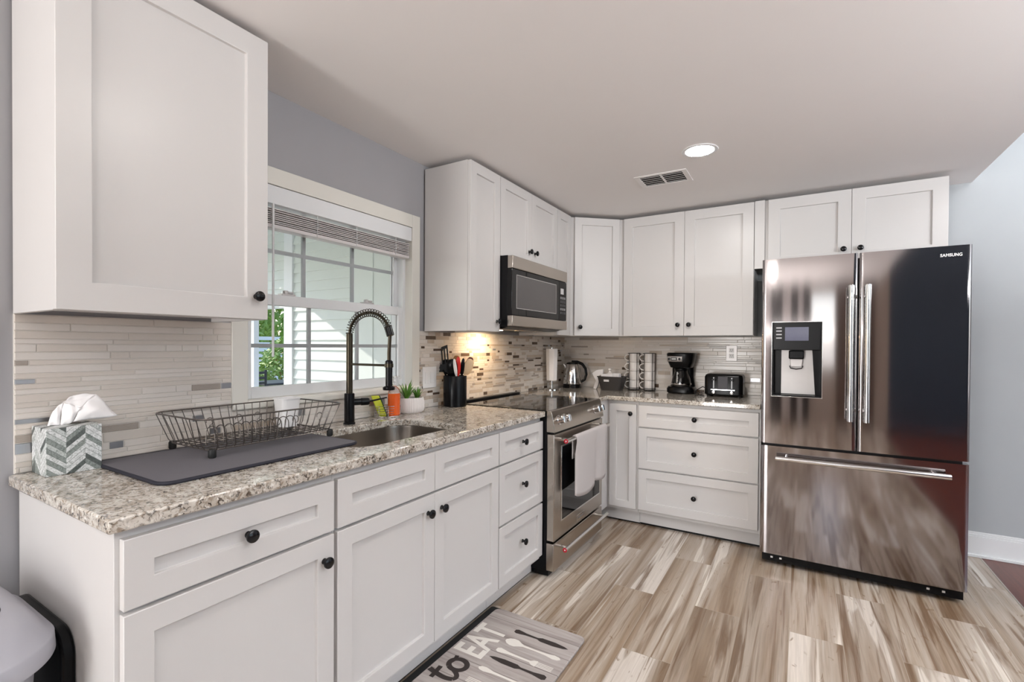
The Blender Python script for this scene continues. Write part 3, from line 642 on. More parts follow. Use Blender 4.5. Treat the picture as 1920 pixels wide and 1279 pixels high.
# ------------------------------------------------------------------ range
def medallion(F, u, n, z, parent, ax):
    m = MB(); m.lathe([(0.0125, 0), (0.0125, 0.002), (0.0095, 0.003), (0.009, 0.0022), (0.004, 0.0022), (0.0035, 0.0035), (0.0005, 0.0036)], F(u, n, z), ax, 20); o = m.build('red_medallion', M['red'], parent); o.data.materials.append(M['white']); c0 = Vector(F(u, n, z)) - origin_of(parent)
    for p in o.data.polygons:
        if (p.center - c0 - Vector(ax) * (p.center - c0).dot(Vector(ax))).length < 0.0042: p.material_index = 1
    return o
def build_range():
    y0, y1 = -1.6445, -0.9005; yc = (y0 + y1) / 2
    t = thing('range_oven', 'stainless slide-in range with black glass cooktop and a towel on the door', 'oven', (0.35, yc, 0))
    F = LEFT(0.0)
    m = MB(); m.box(0.03, 0.652, y0 + 0.004, y1 - 0.004, 0.035, 0.905); m.box(0.56, 0.66, y0 + 0.01, y1 - 0.004, 0.008, 0.035); m.build('range_body', M['black'], t, bevel=0.002)
    for yy in (y0 + 0.05, y1 - 0.05):
        for xx in (0.08, 0.60):
            m = MB(); m.cyl((xx, yy, 0.0), (xx, yy, 0.036), 0.016, 12); m.build('levelling_foot', M['blackp'], t)
    m = MB(); m.box(0.04, 0.664, y0, y1, 0.902, 0.9185); g = m.build('cooktop_glass', M['blackg'], t, bevel=0.002)
    for (bx, by, r) in ((0.20, y0 + 0.19, 0.075), (0.47, y0 + 0.20, 0.105), (0.20, y1 - 0.19, 0.105), (0.47, y1 - 0.20, 0.075)):
        m = MB(); m.lathe([(r, 0), (r, 0.0003), (r - 0.002, 0.0003), (r - 0.002, 0)], (bx, by, 0.9186), (0, 0, 1), 40, caps=False); m.build('burner_ring', mat('burner_ring_print', (0.16, 0.155, 0.15), 0.3, vary=0.05), g)
    m = MB(); m.box(0.0095, 0.058, y0, y1, 0.9145, 0.930); m.build('rear_vent_trim', M['fblack'], t, bevel=0.005, seg=3)
    # control panel: a sloped stainless wedge
    m = MB(); m.prism([(0.6525, 0.801), (0.703, 0.801), (0.703, 0.812), (0.684, 0.902), (0.676, 0.917), (0.6525, 0.9185)], y0 - 0.003, y1 + 0.003, lambda a, b, c: (a, c, b)); p = m.build('control_panel', M['steel'], t, bevel=0.002)
    ax = Vector((0.978, 0, 0.208))
    for yy in (y0 + 0.068, y0 + 0.138, y1 - 0.138, y1 - 0.068):
        o = Vector((0.6925, yy, 0.862))
        m = MB(); m.lathe([(0.027, 0), (0.027, 0.004), (0.021, 0.006), (0.0205, 0.028), (0.022, 0.033), (0.0195, 0.037), (0.0005, 0.038)], o, ax, 24)
        k = m.build('control_knob', M['steelh'], t)
        m = MB(); up = ax.cross(Vector((0, 1, 0))); c = o + ax * 0.039
        a, b = c - up * 0.018, c + up * 0.018
        m.tube([a, b], 0.0055, 8); m.build('grip', M['steelh'], k)
    m = MB(); m.fbox(F, yc - 0.09, yc + 0.09, 0.6955, 0.6975, 0.838, 0.872); m.build('touch_display', M['blackg'], t) if False else None
    # oven door
    d0, d1 = 0.205, 0.789
    m = MB(); m.fbox(F, y0, y1, 0.655, 0.697, d0, d1); door = m.build('oven_door', M['steel'], t, bevel=0.003)
    m = MB(); wy0, wy1, wz0, wz1 = y0 + 0.100, y1 - 0.055, 0.300, 0.708
    m.fbox(F, wy0, wy1, 0.697, 0.6985, wz0, wz1); m.build('oven_window', M['blackg'], door)
    m = MB(); b = 0.008
    for a_ in ((wy0 - b, wy1 + b, wz0 - b, wz0), (wy0 - b, wy1 + b, wz1, wz1 + b), (wy0 - b, wy0, wz0, wz1), (wy1, wy1 + b, wz0, wz1)): m.fbox(F, a_[0], a_[1], 0.697, 0.7005, a_[2], a_[3])
    m.build('window_trim', M['steelh'], door, bevel=0.001)
    m = MB(); m.fbox(F, y0 + 0.01, y1 - 0.01, 0.652, 0.690, d1 + 0.0025, d1 + 0.008); m.build('door_gasket', M['black'], t)
    m = MB(); hz, hx = 0.755, 0.752
    m.cyl((hx, y0 + 0.035, hz), (hx, y1 - 0.03, hz), 0.0125, 20)
    for yy in (y0 + 0.075, y1 - 0.075): m.cyl((0.696, yy, hz), (hx, yy, hz), 0.010, 14)
    h = m.build('door_handle', M['steelh'], door)
    medallion(F, y0 + 0.0345, hx, hz, h, (0, -1, 0))
    m = MB(); m.fbox(F, yc - 0.055, yc + 0.055, 0.697, 0.7, 0.222, 0.258); bd = m.build('badge_plate', M['steelh'], door, bevel=0.001)
    m = MB(); m.fbox(F, yc - 0.044, yc + 0.044, 0.70, 0.7006, 0.234, 0.247); m.build('badge_strip', mat('badge_strip', (0.16, 0.14, 0.12), 0.4, vary=0.05), bd)
    # storage drawer
    m = MB(); m.fbox(F, y0, y1, 0.652, 0.697, 0.042, 0.192); dr = m.build('storage_drawer', M['steel'], t, bevel=0.003)
    m = MB(); hz = 0.158; m.cyl((0.745, y0 + 0.045, hz), (0.745, y1 - 0.025, hz), 0.0105, 18)
    for yy in (y0 + 0.08, y1 - 0.08): m.cyl((0.696, yy, hz), (0.745, yy, hz), 0.009, 14)
    h = m.build('drawer_handle', M['steelh'], dr); medallion(F, y0 + 0.0445, 0.745, hz, h, (0, -1, 0))
    # towel over the handle: one folded cloth with a crease
    hx, hz = 0.752, 0.755
    tw = MB(); ya, yb = y0 + 0.150, y1 - 0.110; nu = 50
    def sheet(u, s):
        """u across 0..1, s along: negative down the front, positive down behind"""
        y = ya + (yb - ya) * u
        fold = 0.020 * max(0, math.sin(min(u / 0.62, 1) * PI)) ** 0.45 + (0.022 * max(0, math.sin((u - 0.62) / 0.38 * PI)) ** 0.45 if u > 0.62 else 0) - 0.016
        R = 0.0145
        if s < 0: return (hx + R + fold * min(1, -s / 0.1) + 0.004, y + 0.012 * (s / 0.34) * (u - 0.3), hz + s)
        if s <= PI: return (hx + math.cos(s) * R, y, hz + math.sin(s) * R)
        return (hx - R, y, hz - (s - PI))
    def col(u):
        lf = 0.325 - 0.012 * u - 0.018 / (1 + math.exp(-(u - 0.62) * 60)) + 0.022 * max(0, math.sin(min(u, 0.62) / 0.62 * PI)) ** 0.6 + (0.02 * max(0, math.sin((u - 0.62) / 0.38 * PI)) ** 0.6 if u > 0.62 else 0)
        ss = [-lf * (1 - i / 14) for i in range(14)] + [PI * i / 8 for i in range(9)] + [PI + 0.12 * i / 4 for i in range(1, 5)]
        return [sheet(u, s) for s in ss]
    cols = [col(i / nu) for i in range(nu + 1)]
    nn = len(cols[0]); vs = [p for c in cols for p in c]; fs = [(i * nn + j, (i + 1) * nn + j, (i + 1) * nn + j + 1, i * nn + j + 1) for i in range(nu) for j in range(nn - 1)]
    tw.add(vs, fs); o = tw.build('dish_towel', M['towel'], angle=80); s = o.modifiers.new('thick', 'SOLIDIFY'); s.thickness = 0.004; s.offset = 0
    tag(o, 'light grey dish towel folded over the oven door handle', 'towel')
build_range()

# ------------------------------------------------------------------ microwave
def build_microwave():
    y0, y1, z0, z1 = -1.612, -0.852, 1.372, 1.798
    t = thing('microwave_oven', 'black and stainless over-the-range microwave under the short wall cabinet', 'microwave', (0.2, -1.23, z0))
    F = LEFT(0.0)
    m = MB(); m.box(0.012, 0.375, y0, y1, z0 + 0.012, z1); m.prism([(0.04, z0), (0.33, z0), (0.372, z0 + 0.0125), (0.04, z0 + 0.0125)], y0 + 0.02, y1 - 0.02, lambda a, b, c: (a, c, b)); m.build('microwave_body', M['black'], t, bevel=0.002)
    m = MB(); m.fbox(F, y0, y1, 0.375, 0.410, 1.722, 1.795); m.build('top_vent_strip', M['steel'], t, bevel=0.003)
    m = MB(); m.fbox(F, y0, y1, 0.375, 0.410, 1.386, 1.448); m.build('bottom_strip', M['steel'], t, bevel=0.003)
    m = MB(); m.fbox(F, y0, y1 - 0.128, 0.375, 0.406, 1.450, 1.720); d = m.build('microwave_door', M['blackg'], t, bevel=0.002)
    m = MB(); m.fbox(F, y0 + 0.055, y1 - 0.175, 0.406, 0.4070, 1.495, 1.684); m.build('door_window', M['mwglass'], d)
    m = MB(); b = 0.004
    for a in ((y0 + 0.05, y1 - 0.17, 1.490, 1.494), (y0 + 0.05, y1 - 0.17, 1.685, 1.689), (y0 + 0.05, y0 + 0.054, 1.49, 1.689), (y1 - 0.174, y1 - 0.17, 1.49, 1.689)): m.fbox(F, a[0], a[1], 0.406, 0.4075, a[2], a[3])
    m.build('window_border', M['silverp'], d)
    m = MB(); m.fbox(F, y1 - 0.126, y1, 0.375, 0.405, 1.450, 1.720); c = m.build('control_panel', M['blackp'], t, bevel=0.002)
    m = MB(); m.fbox(F, y1 - 0.098, y1 - 0.048, 0.405, 0.4057, 1.632, 1.672); m.build('display', mat('pale_display', (0.52, 0.52, 0.53), 0.3, vary=0.05), c)
    for k, zz in enumerate((1.598, 1.572, 1.546, 1.520, 1.494)):
        for j in range(3):
            m = MB(); u = y1 - 0.103 + j * 0.030; m.fbox(F, u, u + 0.022, 0.405, 0.4062, zz, zz + 0.016); m.build('key', mat('grey_key', (0.05, 0.05, 0.052), 0.4, vary=0.05) if k not in (0, 3) else mat('light_key', (0.20, 0.20, 0.205), 0.4, vary=0.05), c)
    m = MB(); m.box(0.10, 0.17, -1.46, -1.33, z0 - 0.002, z0 + 0.001); m.build('task_light_lens', mat('warm_task_lens', (1, 0.9, 0.75), 0.5, emit=(1.0, 0.70, 0.40), es=TASK), t)
    m = MB()
    for yy in (-1.46, -1.15): m.box(0.21, 0.31, yy - 0.10, yy + 0.16, z0 - 0.002, z0 + 0.001)
    m.build('grease_filter', M['steel'], t)
build_microwave()

# ------------------------------------------------------------------ fridge
def build_fridge():
    x0, x1 = 1.638, 2.546; yf = -0.8125; yb = -0.745
    t = thing('refrigerator', 'black stainless french-door refrigerator with bottom freezer drawer', 'refrigerator', ((x0 + x1) / 2, -0.4, 0))
    m = MB(); m.box(x0 + 0.008, x1 - 0.008, -0.735, -0.03, 0.05, 1.765); m.build('fridge_body', mat('charcoal_painted_steel', (0.045, 0.043, 0.045), 0.45, vary=0.05), t, bevel=0.003)
    for xx in (x0 + 0.07, x1 - 0.07):
        m = MB(); m.box(xx - 0.045, xx + 0.045, -0.76, -0.66, 1.766, 1.781); m.build('hinge_cover', M['blackp'], t, bevel=0.003)
    def curve(x, a, b, dep=0.002):
        s = (x - a) / (b - a) * 2 - 1; return yf + 0.0 - dep * (1 - s * s) + 0.0 + dep * 0.5 + (0.006 * max(0, (abs(s) - 0.955) / 0.045) ** 2)
    def slab(a, b, z0, z1, cut=None, name='door'):
        xs = [a + (b - a) * (0.5 - 0.5 * math.cos(PI * i / 30)) for i in range(31)]
        zs = [z0, z1]
        if cut: xs = sorted(set([x for x in xs if min(abs(x - cut[0]), abs(x - cut[1])) > 0.004] + [cut[0], cut[1]])); zs = [z0, cut[2], cut[3], z1]
        m = MB(); vs = []; nx = len(xs); nz = len(zs)
        for z in zs:
            for x in xs: vs.append((x, curve(x, a, b), z))
        for z in zs:
            for x in xs: vs.append((x, yb, z))
        o = nx * nz; fs = []
        for j in range(nz - 1):
            for i in range(nx - 1):
                hole = cut and j == 1 and xs[i] >= cut[0] - 1e-6 and xs[i + 1] <= cut[1] + 1e-6
                if not hole: fs.append((j * nx + i, j * nx + i + 1, (j + 1) * nx + i + 1, (j + 1) * nx + i))
                fs.append((o + j * nx + i, o + (j + 1) * nx + i, o + (j + 1) * nx + i + 1, o + j * nx + i + 1))
        for i in range(nx - 1): fs.append((i, o + i, o + i + 1, i + 1)); q = (nz - 1) * nx; fs.append((q + i, q + i + 1, o + q + i + 1, o + q + i))
        for j in range(nz - 1): fs.append((j * nx, (j + 1) * nx, o + (j + 1) * nx, o + j * nx)); e = nx - 1; fs.append((j * nx + e, o + j * nx + e, o + (j + 1) * nx + e, (j + 1) * nx + e))
        m.add(vs, fs); return m.build(name, M['blacksteel'], t, angle=30)
    cut = (1.692, 1.934, 0.991, 1.414)
    dl = slab(x0, 2.0925, 0.713, 1.781, cut, 'left_door'); dr = slab(2.1000, x1, 0.713, 1.781, None, 'right_door'); fz = slab(x0, x1, 0.068, 0.698, None, 'freezer_drawer')
    # water and ice dispenser
    c = MB(); a, b, z0, z1 = cut; e = 0.001
    c.box(a + e, a + 0.006, yf - 0.006, yb - 0.001, z0 + e, z1 - e); c.box(b - 0.006, b - e, yf - 0.006, yb - 0.001, z0 + e, z1 - e); c.box(a + 0.006, b - 0.006, yb - 0.006, yb - 0.001, z0 + e, z1 - e); c.box(a + 0.006, b - 0.006, yf - 0.006, yb - 0.001, z0 + e, z0 + 0.008)
    d = c.build('dispenser_recess', M['blackp'], dl)
    c = MB(); c.box(a + 0.006, b - 0.006, yf - 0.009, yb - 0.006, 1.256, z1 - e); c.build('dispenser_panel', M['black'], dl, bevel=0.003)
    c = MB(); c.box(1.756, 1.871, yf - 0.0102, yf - 0.009, 1.309, 1.386); c.build('display_screen', M['screen'], dl)
    c = MB(); 
    for i, zz in enumerate((1.325, 1.345, 1.365, 1.383)): c.box(1.712, 1.740, yf - 0.0100, yf - 0.009, zz - 0.004, zz + 0.003)
    c.build('button_legends', mat('pale_legend', (0.45, 0.45, 0.46), 0.5, vary=0.05), dl)
    c = MB(); c.prism([(1.737, 1.002), (1.905, 1.002), (1.890, 1.255), (1.738, 1.255)], yb - 0.0085, yb - 0.0065, lambda p, q, r: (p, r, q)); c.build('cavity_liner', M['silverp'], dl)
    c = MB(); c.box(1.775, 1.850, yf + 0.010, yb - 0.012, 1.205, 1.254); c.build('ice_chute', M['blackp'], dl, bevel=0.006)
    c = MB(); c.prism([(1.781, 1.205), (1.844, 1.205), (1.840, 1.160), (1.785, 1.160)], yf + 0.026, yf + 0.032, lambda p, q, r: (p, r, q)); c.build('dispenser_paddle', M['silverp'], dl, bevel=0.002)
    c = MB(); c.tube([(1.780, yf + 0.022, 1.166), (1.785, yf + 0.020, 1.152), (1.812, yf + 0.018, 1.147), (1.840, yf + 0.020, 1.152), (1.845, yf + 0.022, 1.166)], 0.003, 8); c.build('paddle_rim', M['blackp'], dl)
    c = MB(); fw = 0.0045; y_ = yf - 0.0085
    for q in ((a - fw, b + fw, z0 - fw, z0), (a - fw, b + fw, z1, z1 + fw), (a - fw, a, z0, z1), (b, b + fw, z0, z1)): c.box(q[0], q[1], y_, yf + 0.004, q[2], q[3])
    c.build('dispenser_frame', M['steelh'], dl, bevel=0.001)
    # handles
    for xx, par in ((2.060, dl), (2.132, dr)):
        c = MB(); c.tube([(xx, yf - 0.058, 0.878 + (1.603 - 0.878) * i / 12.0) for i in range(13)], [0.0145 - 0.002 * math.sin(PI * i / 12.0) for i in range(13)], 18)
        for zz in (0.93, 1.55): c.cyl((xx, yf - 0.004, zz), (xx, yf - 0.058, zz), 0.011, 12)
        c.build('door_handle', M['steelh'], par)
    c = MB(); c.tube([(1.717 + (2.468 - 1.717) * i / 12.0, yf - 0.058 - 0.004 * math.sin(PI * i / 12.0), 0.640) for i in range(13)], 0.0135, 18)
    for xx in (1.77, 2.415): c.cyl((xx, yf - 0.004, 0.640), (xx, yf - 0.058, 0.640), 0.010, 12)
    c.build('drawer_handle', M['steelh'], fz)
    text_mesh('lettering', 'SAMSUNG', mat('silver_lettering', (0.80, 0.80, 0.80), 0.4, vary=0.02), dr, lambda u, v, n: Vector((2.4255 + u, yf - 0.0036 - n, 1.7275 + v)), 0.0210, 0.001, spacing=1.06, bold=0.0006, xs=0.83)
    c = MB(); c.box(x0 + 0.012, x1 - 0.012, yf + 0.016, -0.06, 0.022, 0.066); g = c.build('base_grille', M['blackp'], t)
    for xx in (1.70, 1.745, 2.40, 2.46):
        c = MB(); c.box(xx - 0.006, xx + 0.006, yf + 0.0145, yf + 0.017, 0.040, 0.050); c.build('grille_clip', mat('bright_clip', (0.7, 0.7, 0.7), 0.3, metal=0.7, vary=0.05), g)
    for xx in (x0 + 0.05, x1 - 0.05):
        for yy in (-0.72, -0.12):
            c = MB(); c.cyl((xx, yy, 0.0), (xx, yy, 0.024), 0.022, 14); c.build('fridge_foot', M['blackp'], t)
build_fridge()

# ------------------------------------------------------------------ ceiling fittings
def build_ceiling():
    t = thing('recessed_light', 'round recessed ceiling light glowing above the range and fridge aisle', 'ceiling light', (1.376, -1.348, ZC))
    m = MB(); m.lathe([(0.070, -0.001), (0.070, -0.004), (0.086, -0.004), (0.089, -0.0005)], (0, 0, 0), (0, 0, 1), 40, caps=False); m.build('trim_ring', M['trim'], t, local=True)
    m = MB(); m.lathe([(0.0700, -0.0030), (0.050, -0.0032), (0.0005, -0.0034)], (0, 0, 0), (0, 0, 1), 40, caps=False); m.build('lens', M['lamp'], t, local=True)
    for x, y, lab in ((1.405, -3.08, 'second recessed ceiling light above the sink aisle, out of view'), (1.405, -4.85, 'recessed ceiling light behind the viewer, out of view'),):
        r = dup(t, (x, y, ZC), lab)
        for ch in r.children:
            if ch.name.startswith('lens'): ch.data = ch.data.copy(); ch.data.materials[0] = M['lamp2']
    v = thing('ceiling_vent', 'white louvred air vent in the kitchen ceiling', 'vent', (1.114, -1.015, ZC))
    x0, x1, y0, y1 = -0.150, 0.150, -0.110, 0.110
    m = MB()
    for a in ((x0, x1, y0, y0 + 0.025), (x0, x1, y1 - 0.025, y1), (x0, x0 + 0.028, y0 + 0.025, y1 - 0.025), (x1 - 0.028, x1, y0 + 0.025, y1 - 0.025), (-0.006, 0.006, y0 + 0.025, y1 - 0.025)): m.box(a[0], a[1], a[2], a[3], -0.005, -0.0005)
    m.build('vent_frame', M['ceil'], v, local=True, bevel=0.001)
    m = MB(); m.box(x0 + 0.02, x1 - 0.02, y0 + 0.02, y1 - 0.02, -0.0016, -0.0006); m.build('vent_duct', mat('dark_duct', (0.012, 0.009, 0.008), 0.9, spec=0.1, vary=0.1), v, local=True)
    m = MB()
    for s in (-1, 1):
        for i in range(5):
            yy = y0 + 0.043 + i * 0.032; a, b = (0.008, x1 - 0.03) if s > 0 else (x0 + 0.03, -0.008)
            m.box(a, b, yy - 0.0028, yy + 0.0028, -0.0048, -0.0040)
    m.build('louvres', M['ceil'], v, local=True)
build_ceiling()
# ------------------------------------------------------------------ things on the left counter
def on_left_counter():
    # tissue box
    bx0, bx1, by0, by1 = 0.014, 0.124, -3.547, -3.427
    t = thing('tissue_box', 'cube tissue box with grey chevron print at the counter end', 'tissue box', (0.069, -3.487, CT))
    m = MB(); m.box(bx0, bx1, by0, by1, CT, CT + 0.128); m.build('carton', M['chev'], t, bevel=0.0015)
    m = MB(); m.prism([(0.045 + 0.02 * math.cos(a) , -3.487 + 0.038 * math.sin(a)) for a in [2 * PI * i / 24 for i in range(24)]], CT + 0.128, CT + 0.1288); m.build('opening', M['black'], t) 
    # tissue: a crumpled sheet pulled up out of the slot and flopping to one side
    zt0 = CT + 0.128; P = lambda r, h, x: Vector((x, by0 + r, zt0 + h)); m = MB(); rn = random.Random(4)
    def patch(a, b, c, d, n=10, bulge=0.006):
        vs = []
        for q in range(n + 1):
            for p in range(n + 1):
                f, g = p / n, q / n; v = (a * (1 - f) + b * f) * (1 - g) + (d * (1 - f) + c * f) * g
                vs.append(v + Vector((bulge * math.sin(PI * f) * math.sin(PI * g) + 0.0016 * math.sin(f * 9 + g * 5), 0, 0.0018 * math.sin(f * 7 - g * 8))))
        m.add(vs, [(q * (n + 1) + p, q * (n + 1) + p + 1, (q + 1) * (n + 1) + p + 1, (q + 1) * (n + 1) + p) for q in range(n) for p in range(n)])
    b0, b1, b2 = P(0.020, -0.004, 0.050), P(0.046, -0.004, 0.062), P(0.070, 0.006, 0.074)
    l1, rg, tip, low, mid = P(0.034, 0.040, 0.052), P(0.054, 0.064, 0.056), P(0.126, 0.082, 0.064), P(0.168, 0.014, 0.094), P(0.086, 0.046, 0.082)
    patch(b0, b1, rg, l1); patch(b1, b2, mid, rg, bulge=0.010); patch(rg, mid, tip, P(0.080, 0.082, 0.050), bulge=-0.004); patch(b2, low, tip, mid, bulge=0.012)
    o = m.build('tissue', M['tissue'], t, angle=50); sd = o.modifiers.new('thick', 'SOLIDIFY'); sd.thickness = 0.0012
    # drying mat
    t = thing('drying_mat', 'charcoal dish drying mat with dark piped edge lying on the granite', 'mat', (0.27, -3.105, CT))
    P = rrect(0.062, 0.475, -3.425, -2.795, 0.035, 6)
    m = MB(); m.prism(P, CT, CT + 0.0095); m.build('pad', M['drymat'], t, bevel=0.002)
    m = MB(); m.tube([(a, b, CT + 0.0048) for a, b in P], 0.0052, 8, closed=True); m.build('piping', M['drymat_edge'], t)
    # dish rack
    zt = CT + 0.0095
    t = thing('dish_rack', 'wire dish drying rack on the charcoal mat', 'dish rack', (0.185, -3.0, zt))
    R = rrect(0.018, 0.332, -3.262, -2.738, 0.05, 6); B = rrect(0.050, 0.305, -3.225, -2.775, 0.03, 6)
    zr, zb = zt + 0.122, zt + 0.024
    m = MB(); m.tube([(a, b, zr) for a, b in R], 0.0027, 8, closed=True); m.build('rim', M['wire'], t)
    m = MB(); w = 0.0015
    m.tube([(a, b, zb) for a, b in B], 0.0022, 6, closed=True)
    for i in range(16):
        y = -3.205 + i * (0.41 / 15); yr = -3.232 + i * (0.464 / 15)
        m.tube([(0.0185, yr, zr), (0.040, y, zb + 0.014), (0.050, y, zb), (0.305, y, zb), (0.313, y, zb + 0.014), (0.3315, yr, zr)], w, 6)
    for i in range(7):
        x = 0.075 + i * 0.034; xr = 0.05 + i * 0.042
        m.tube([(xr, -3.2615, zr), (x, -3.236, zb + 0.014), (x, -3.225, zb), (x, -2.775, zb), (x, -2.766, zb + 0.014), (xr, -2.7385, zr)], w, 6)
    m.build('wire_basket', M['wire'], t)
    m = MB()
    for i in range(11):
        y = -3.195 + i * 0.0273
        pts = [(0.225, y, zb)] + [(0.225 + 0.0235 * (1 - math.cos(q)) , y + 0.010 * math.sin(q * 0.5), zb + 0.045 + 0.02 * math.sin(q)) for q in [PI * k / 8 for k in range(9)]] + [(0.272, y + 0.012, zb)]
        m.tube(pts, w, 6)
    m.build('plate_loops', M['wire'], t)
    for x, y in ((0.298, -2.83), (0.10, -3.02), (0.10, -2.95), (0.10, -3.12), (0.298, -2.93), (0.298, -3.0)):
        m = MB(); pts = [(x, y, zb)] + [(x, y, zb + 0.045)] + [(x, y + 0.012 * math.sin(q), zb + 0.058 - 0.013 * math.cos(q)) for q in [PI * (1 + 1.6 * k / 8) - PI for k in range(1, 9)]]
        m.tube(pts, w, 6); m.build('cup_hook', M['wire'], t)
    for x, y in ((0.055, -3.215), (0.300, -3.215), (0.055, -2.785), (0.300, -2.785)):
        m = MB(); m.lathe([(0.0095, 0), (0.0115, 0.004), (0.0115, 0.021), (0.009, 0.026)], (x, y, zt), (0, 0, 1), 12); m.build('rubber_foot', M['rubber'], t)
    # cutlery cup standing in the rack
    m = MB()
    def rr(g, z, gg=0): return [(a, b, z) for a, b in rrect(0.066 + g, 0.142 - g, -2.872 + g, -2.792 - g, 0.018, 4)]
    z0 = zb + 0.0025
    m.loft([rr(0.008, z0), rr(0.0, z0 + 0.108), rr(-0.003, z0 + 0.108), rr(-0.003, z0 + 0.112), rr(0.002, z0 + 0.112), rr(0.010, z0 + 0.004)]); o = m.build('cutlery_cup', M['white'])
    tag(o, 'white plastic cutlery cup standing inside the wire dish rack', 'cup')
    # faucet
    fx, fy = 0.093, -2.515
    t = thing('kitchen_faucet', 'tall black spring-neck pull-down faucet behind the sink', 'faucet', (fx, fy, CT))
    m = MB(); m.lathe([(0.0265, 0), (0.0265, 0.006), (0.0225, 0.010), (0.0225, 0.136), (0.020, 0.139)], (fx, fy, CT), (0, 0, 1), 24); m.build('faucet_body', M['fblack'], t)
    m = MB(); m.lathe([(0.0142, 0), (0.0142, 0.270), (0.012, 0.272)], (fx, fy, CT + 0.137), (0, 0, 1), 20); m.build('riser_post', M['bronze'], t)
    dx = Vector((0.235, 0.010, 0)); L = dx.length; du = dx.normalized(); R = L * 0.5
    zc = CT + 0.405; path = []
    for i in range(41):
        q = PI - (PI + 0.25) * i / 40 * 0.86
        path.append(Vector((fx, fy, zc)) + du * (R + R * math.cos(q)) + Vector((0, 0, 1)) * (R * 0.80 * math.sin(q)))
    base = [Vector((fx, fy, CT + 0.40))]
    end = path[-1]; head = Vector((fx, fy, 0)) + dx; 
    hose = base + path
    m = MB(); m.tube(hose, 0.0065, 8); m.build('hose', M['bronze'], t)
    # spring coils round the arc
    m = MB(); pts = []; nt_ = 24; tot = len(path) - 1; e_y = Vector((-du.y, du.x, 0))
    for i in range(nt_ * 12 + 1):
        s = i / (nt_ * 12) * tot; k = min(int(s), tot - 1); f = s - k; p = path[k].lerp(path[k + 1], f); d = (path[k + 1] - path[k]).normalized()
        e1 = e_y; e2 = d.cross(e1); q = 2 * PI * i / 12; pts.append(p + (e1 * math.cos(q) + e2 * math.sin(q)) * 0.0165)
    m.tube(pts, 0.0017, 5); m.build('spring_coil', M['bronze'], t)
    m = MB(); d = (path[-1] - path[-3]).normalized(); m.cyl(end - d * 0.012, end + d * 0.030, 0.0165, 16); m.build('spring_collar', M['fblack'], t)
    m = MB(); hp = [end + d * 0.02, end.lerp(head + Vector((0, 0, CT + 0.34)), 0.5) + Vector((0.006, 0, 0.006)), Vector((head.x, head.y, CT + 0.325)), Vector((head.x, head.y, CT + 0.290))]; m.tube(hp, 0.0075, 10); m.build('drop_hose', M['bronze'], t)
    m = MB(); m.lathe([(0.024, 0), (0.0255, 0.003), (0.0255, 0.012), (0.0145, 0.018), (0.0150, 0.100), (0.0165, 0.102), (0.0165, 0.122), (0.010, 0.128)], (head.x, head.y, CT + 0.165), (0, 0, 1), 20); m.build('spray_head', M['fblack'], t)
    m = MB(); m.cyl((fx, fy, CT + 0.270), (head.x - du.x * 0.014, head.y - du.y * 0.014, CT + 0.270), 0.0052, 10); m.lathe([(0.0185, 0), (0.0185, 0.016), (0.0165, 0.016)], (head.x, head.y, CT + 0.262), (0, 0, 1), 18); m.build('docking_arm', M['bronze'], t)
    a = Vector((0.50, 0.866, 0)); o = Vector((fx, fy, CT + 0.098))
    m = MB(); m.lathe([(0.0155, 0.018), (0.0155, 0.050), (0.0175, 0.052), (0.0175, 0.082), (0.014, 0.088)], o, a, 18); m.tube([o + a * 0.086, o + a * 0.115 + Vector((0, 0, 0.004)), o + a * 0.170 + Vector((0.0, 0, 0.014))], [0.0045, 0.004, 0.0032], 8); m.build('lever_handle', M['fblack'], t)
    # wire caddy, soap bottle, sponge
    ccx, ccy = 0.083, -2.268
    t = thing('sponge_caddy', 'small wire sponge caddy behind the sink holding soap and sponge', 'caddy', (ccx, ccy, CT))
    cd = Vector((0.62, 0.785, 0)); cn = Vector((cd.y, -cd.x, 0))
    def el(a, b, z, g=0): 
        return [Vector((ccx, ccy, z)) + cd * ((a + g) * math.cos(q)) + cn * ((b + g) * math.sin(q)) for q in [2 * PI * i / 32 for i in range(32)]]
    m = MB(); m.loft([el(0.066, 0.036, CT), el(0.068, 0.038, CT + 0.004), el(0.068, 0.038, CT + 0.008), el(0.062, 0.033, CT + 0.0085)]); m.build('tray', M['steelh'], t)
    m = MB()
    for k in range(4): m.tube(el(0.062, 0.033, CT + 0.020 + k * 0.012), 0.0014, 5, closed=True)
    for i in range(0, 32, 4): p = el(0.062, 0.033, 0)[i]; m.tube([(p.x, p.y, CT + 0.007), (p.x, p.y, CT + 0.058)], 0.0014, 5)
    m.build('wire_rail', M['steelh'], t)
    bc = Vector((ccx, ccy, 0)) + cd * 0.030
    t = thing('soap_bottle', 'clear pump bottle of orange dish soap in the wire caddy', 'bottle', (bc.x, bc.y, CT + 0.009))
    m = MB(); m.lathe([(0.027, 0), (0.0305, 0.004), (0.0305, 0.085), (0.0300, 0.108), (0.0302, 0.1085), (0.0005, 0.109)], (0, 0, 0), (0, 0, 1), 28); m.build('liquid_body', M['orange'], t, local=True)
    m = MB(); m.lathe([(0.0305, 0.109), (0.026, 0.130), (0.012, 0.144), (0.011, 0.154)], (0, 0, 0), (0, 0, 1), 24, caps=False); m.build('bottle_shoulder', M['clear'], t, local=True)
    m = MB(); m.lathe([(0.0125, 0.150), (0.0125, 0.164), (0.005, 0.166), (0.005, 0.186), (0.0085, 0.187), (0.0085, 0.194)], (0, 0, 0), (0, 0, 1), 16); m.tube([(0, 0, 0.190), (0.024, 0.012, 0.190), (0.030, 0.015, 0.182)], 0.0042, 8); m.build('pump', M['clear'], t, local=True)
    sp = Vector((ccx, ccy, CT + 0.009)) - cd * 0.028
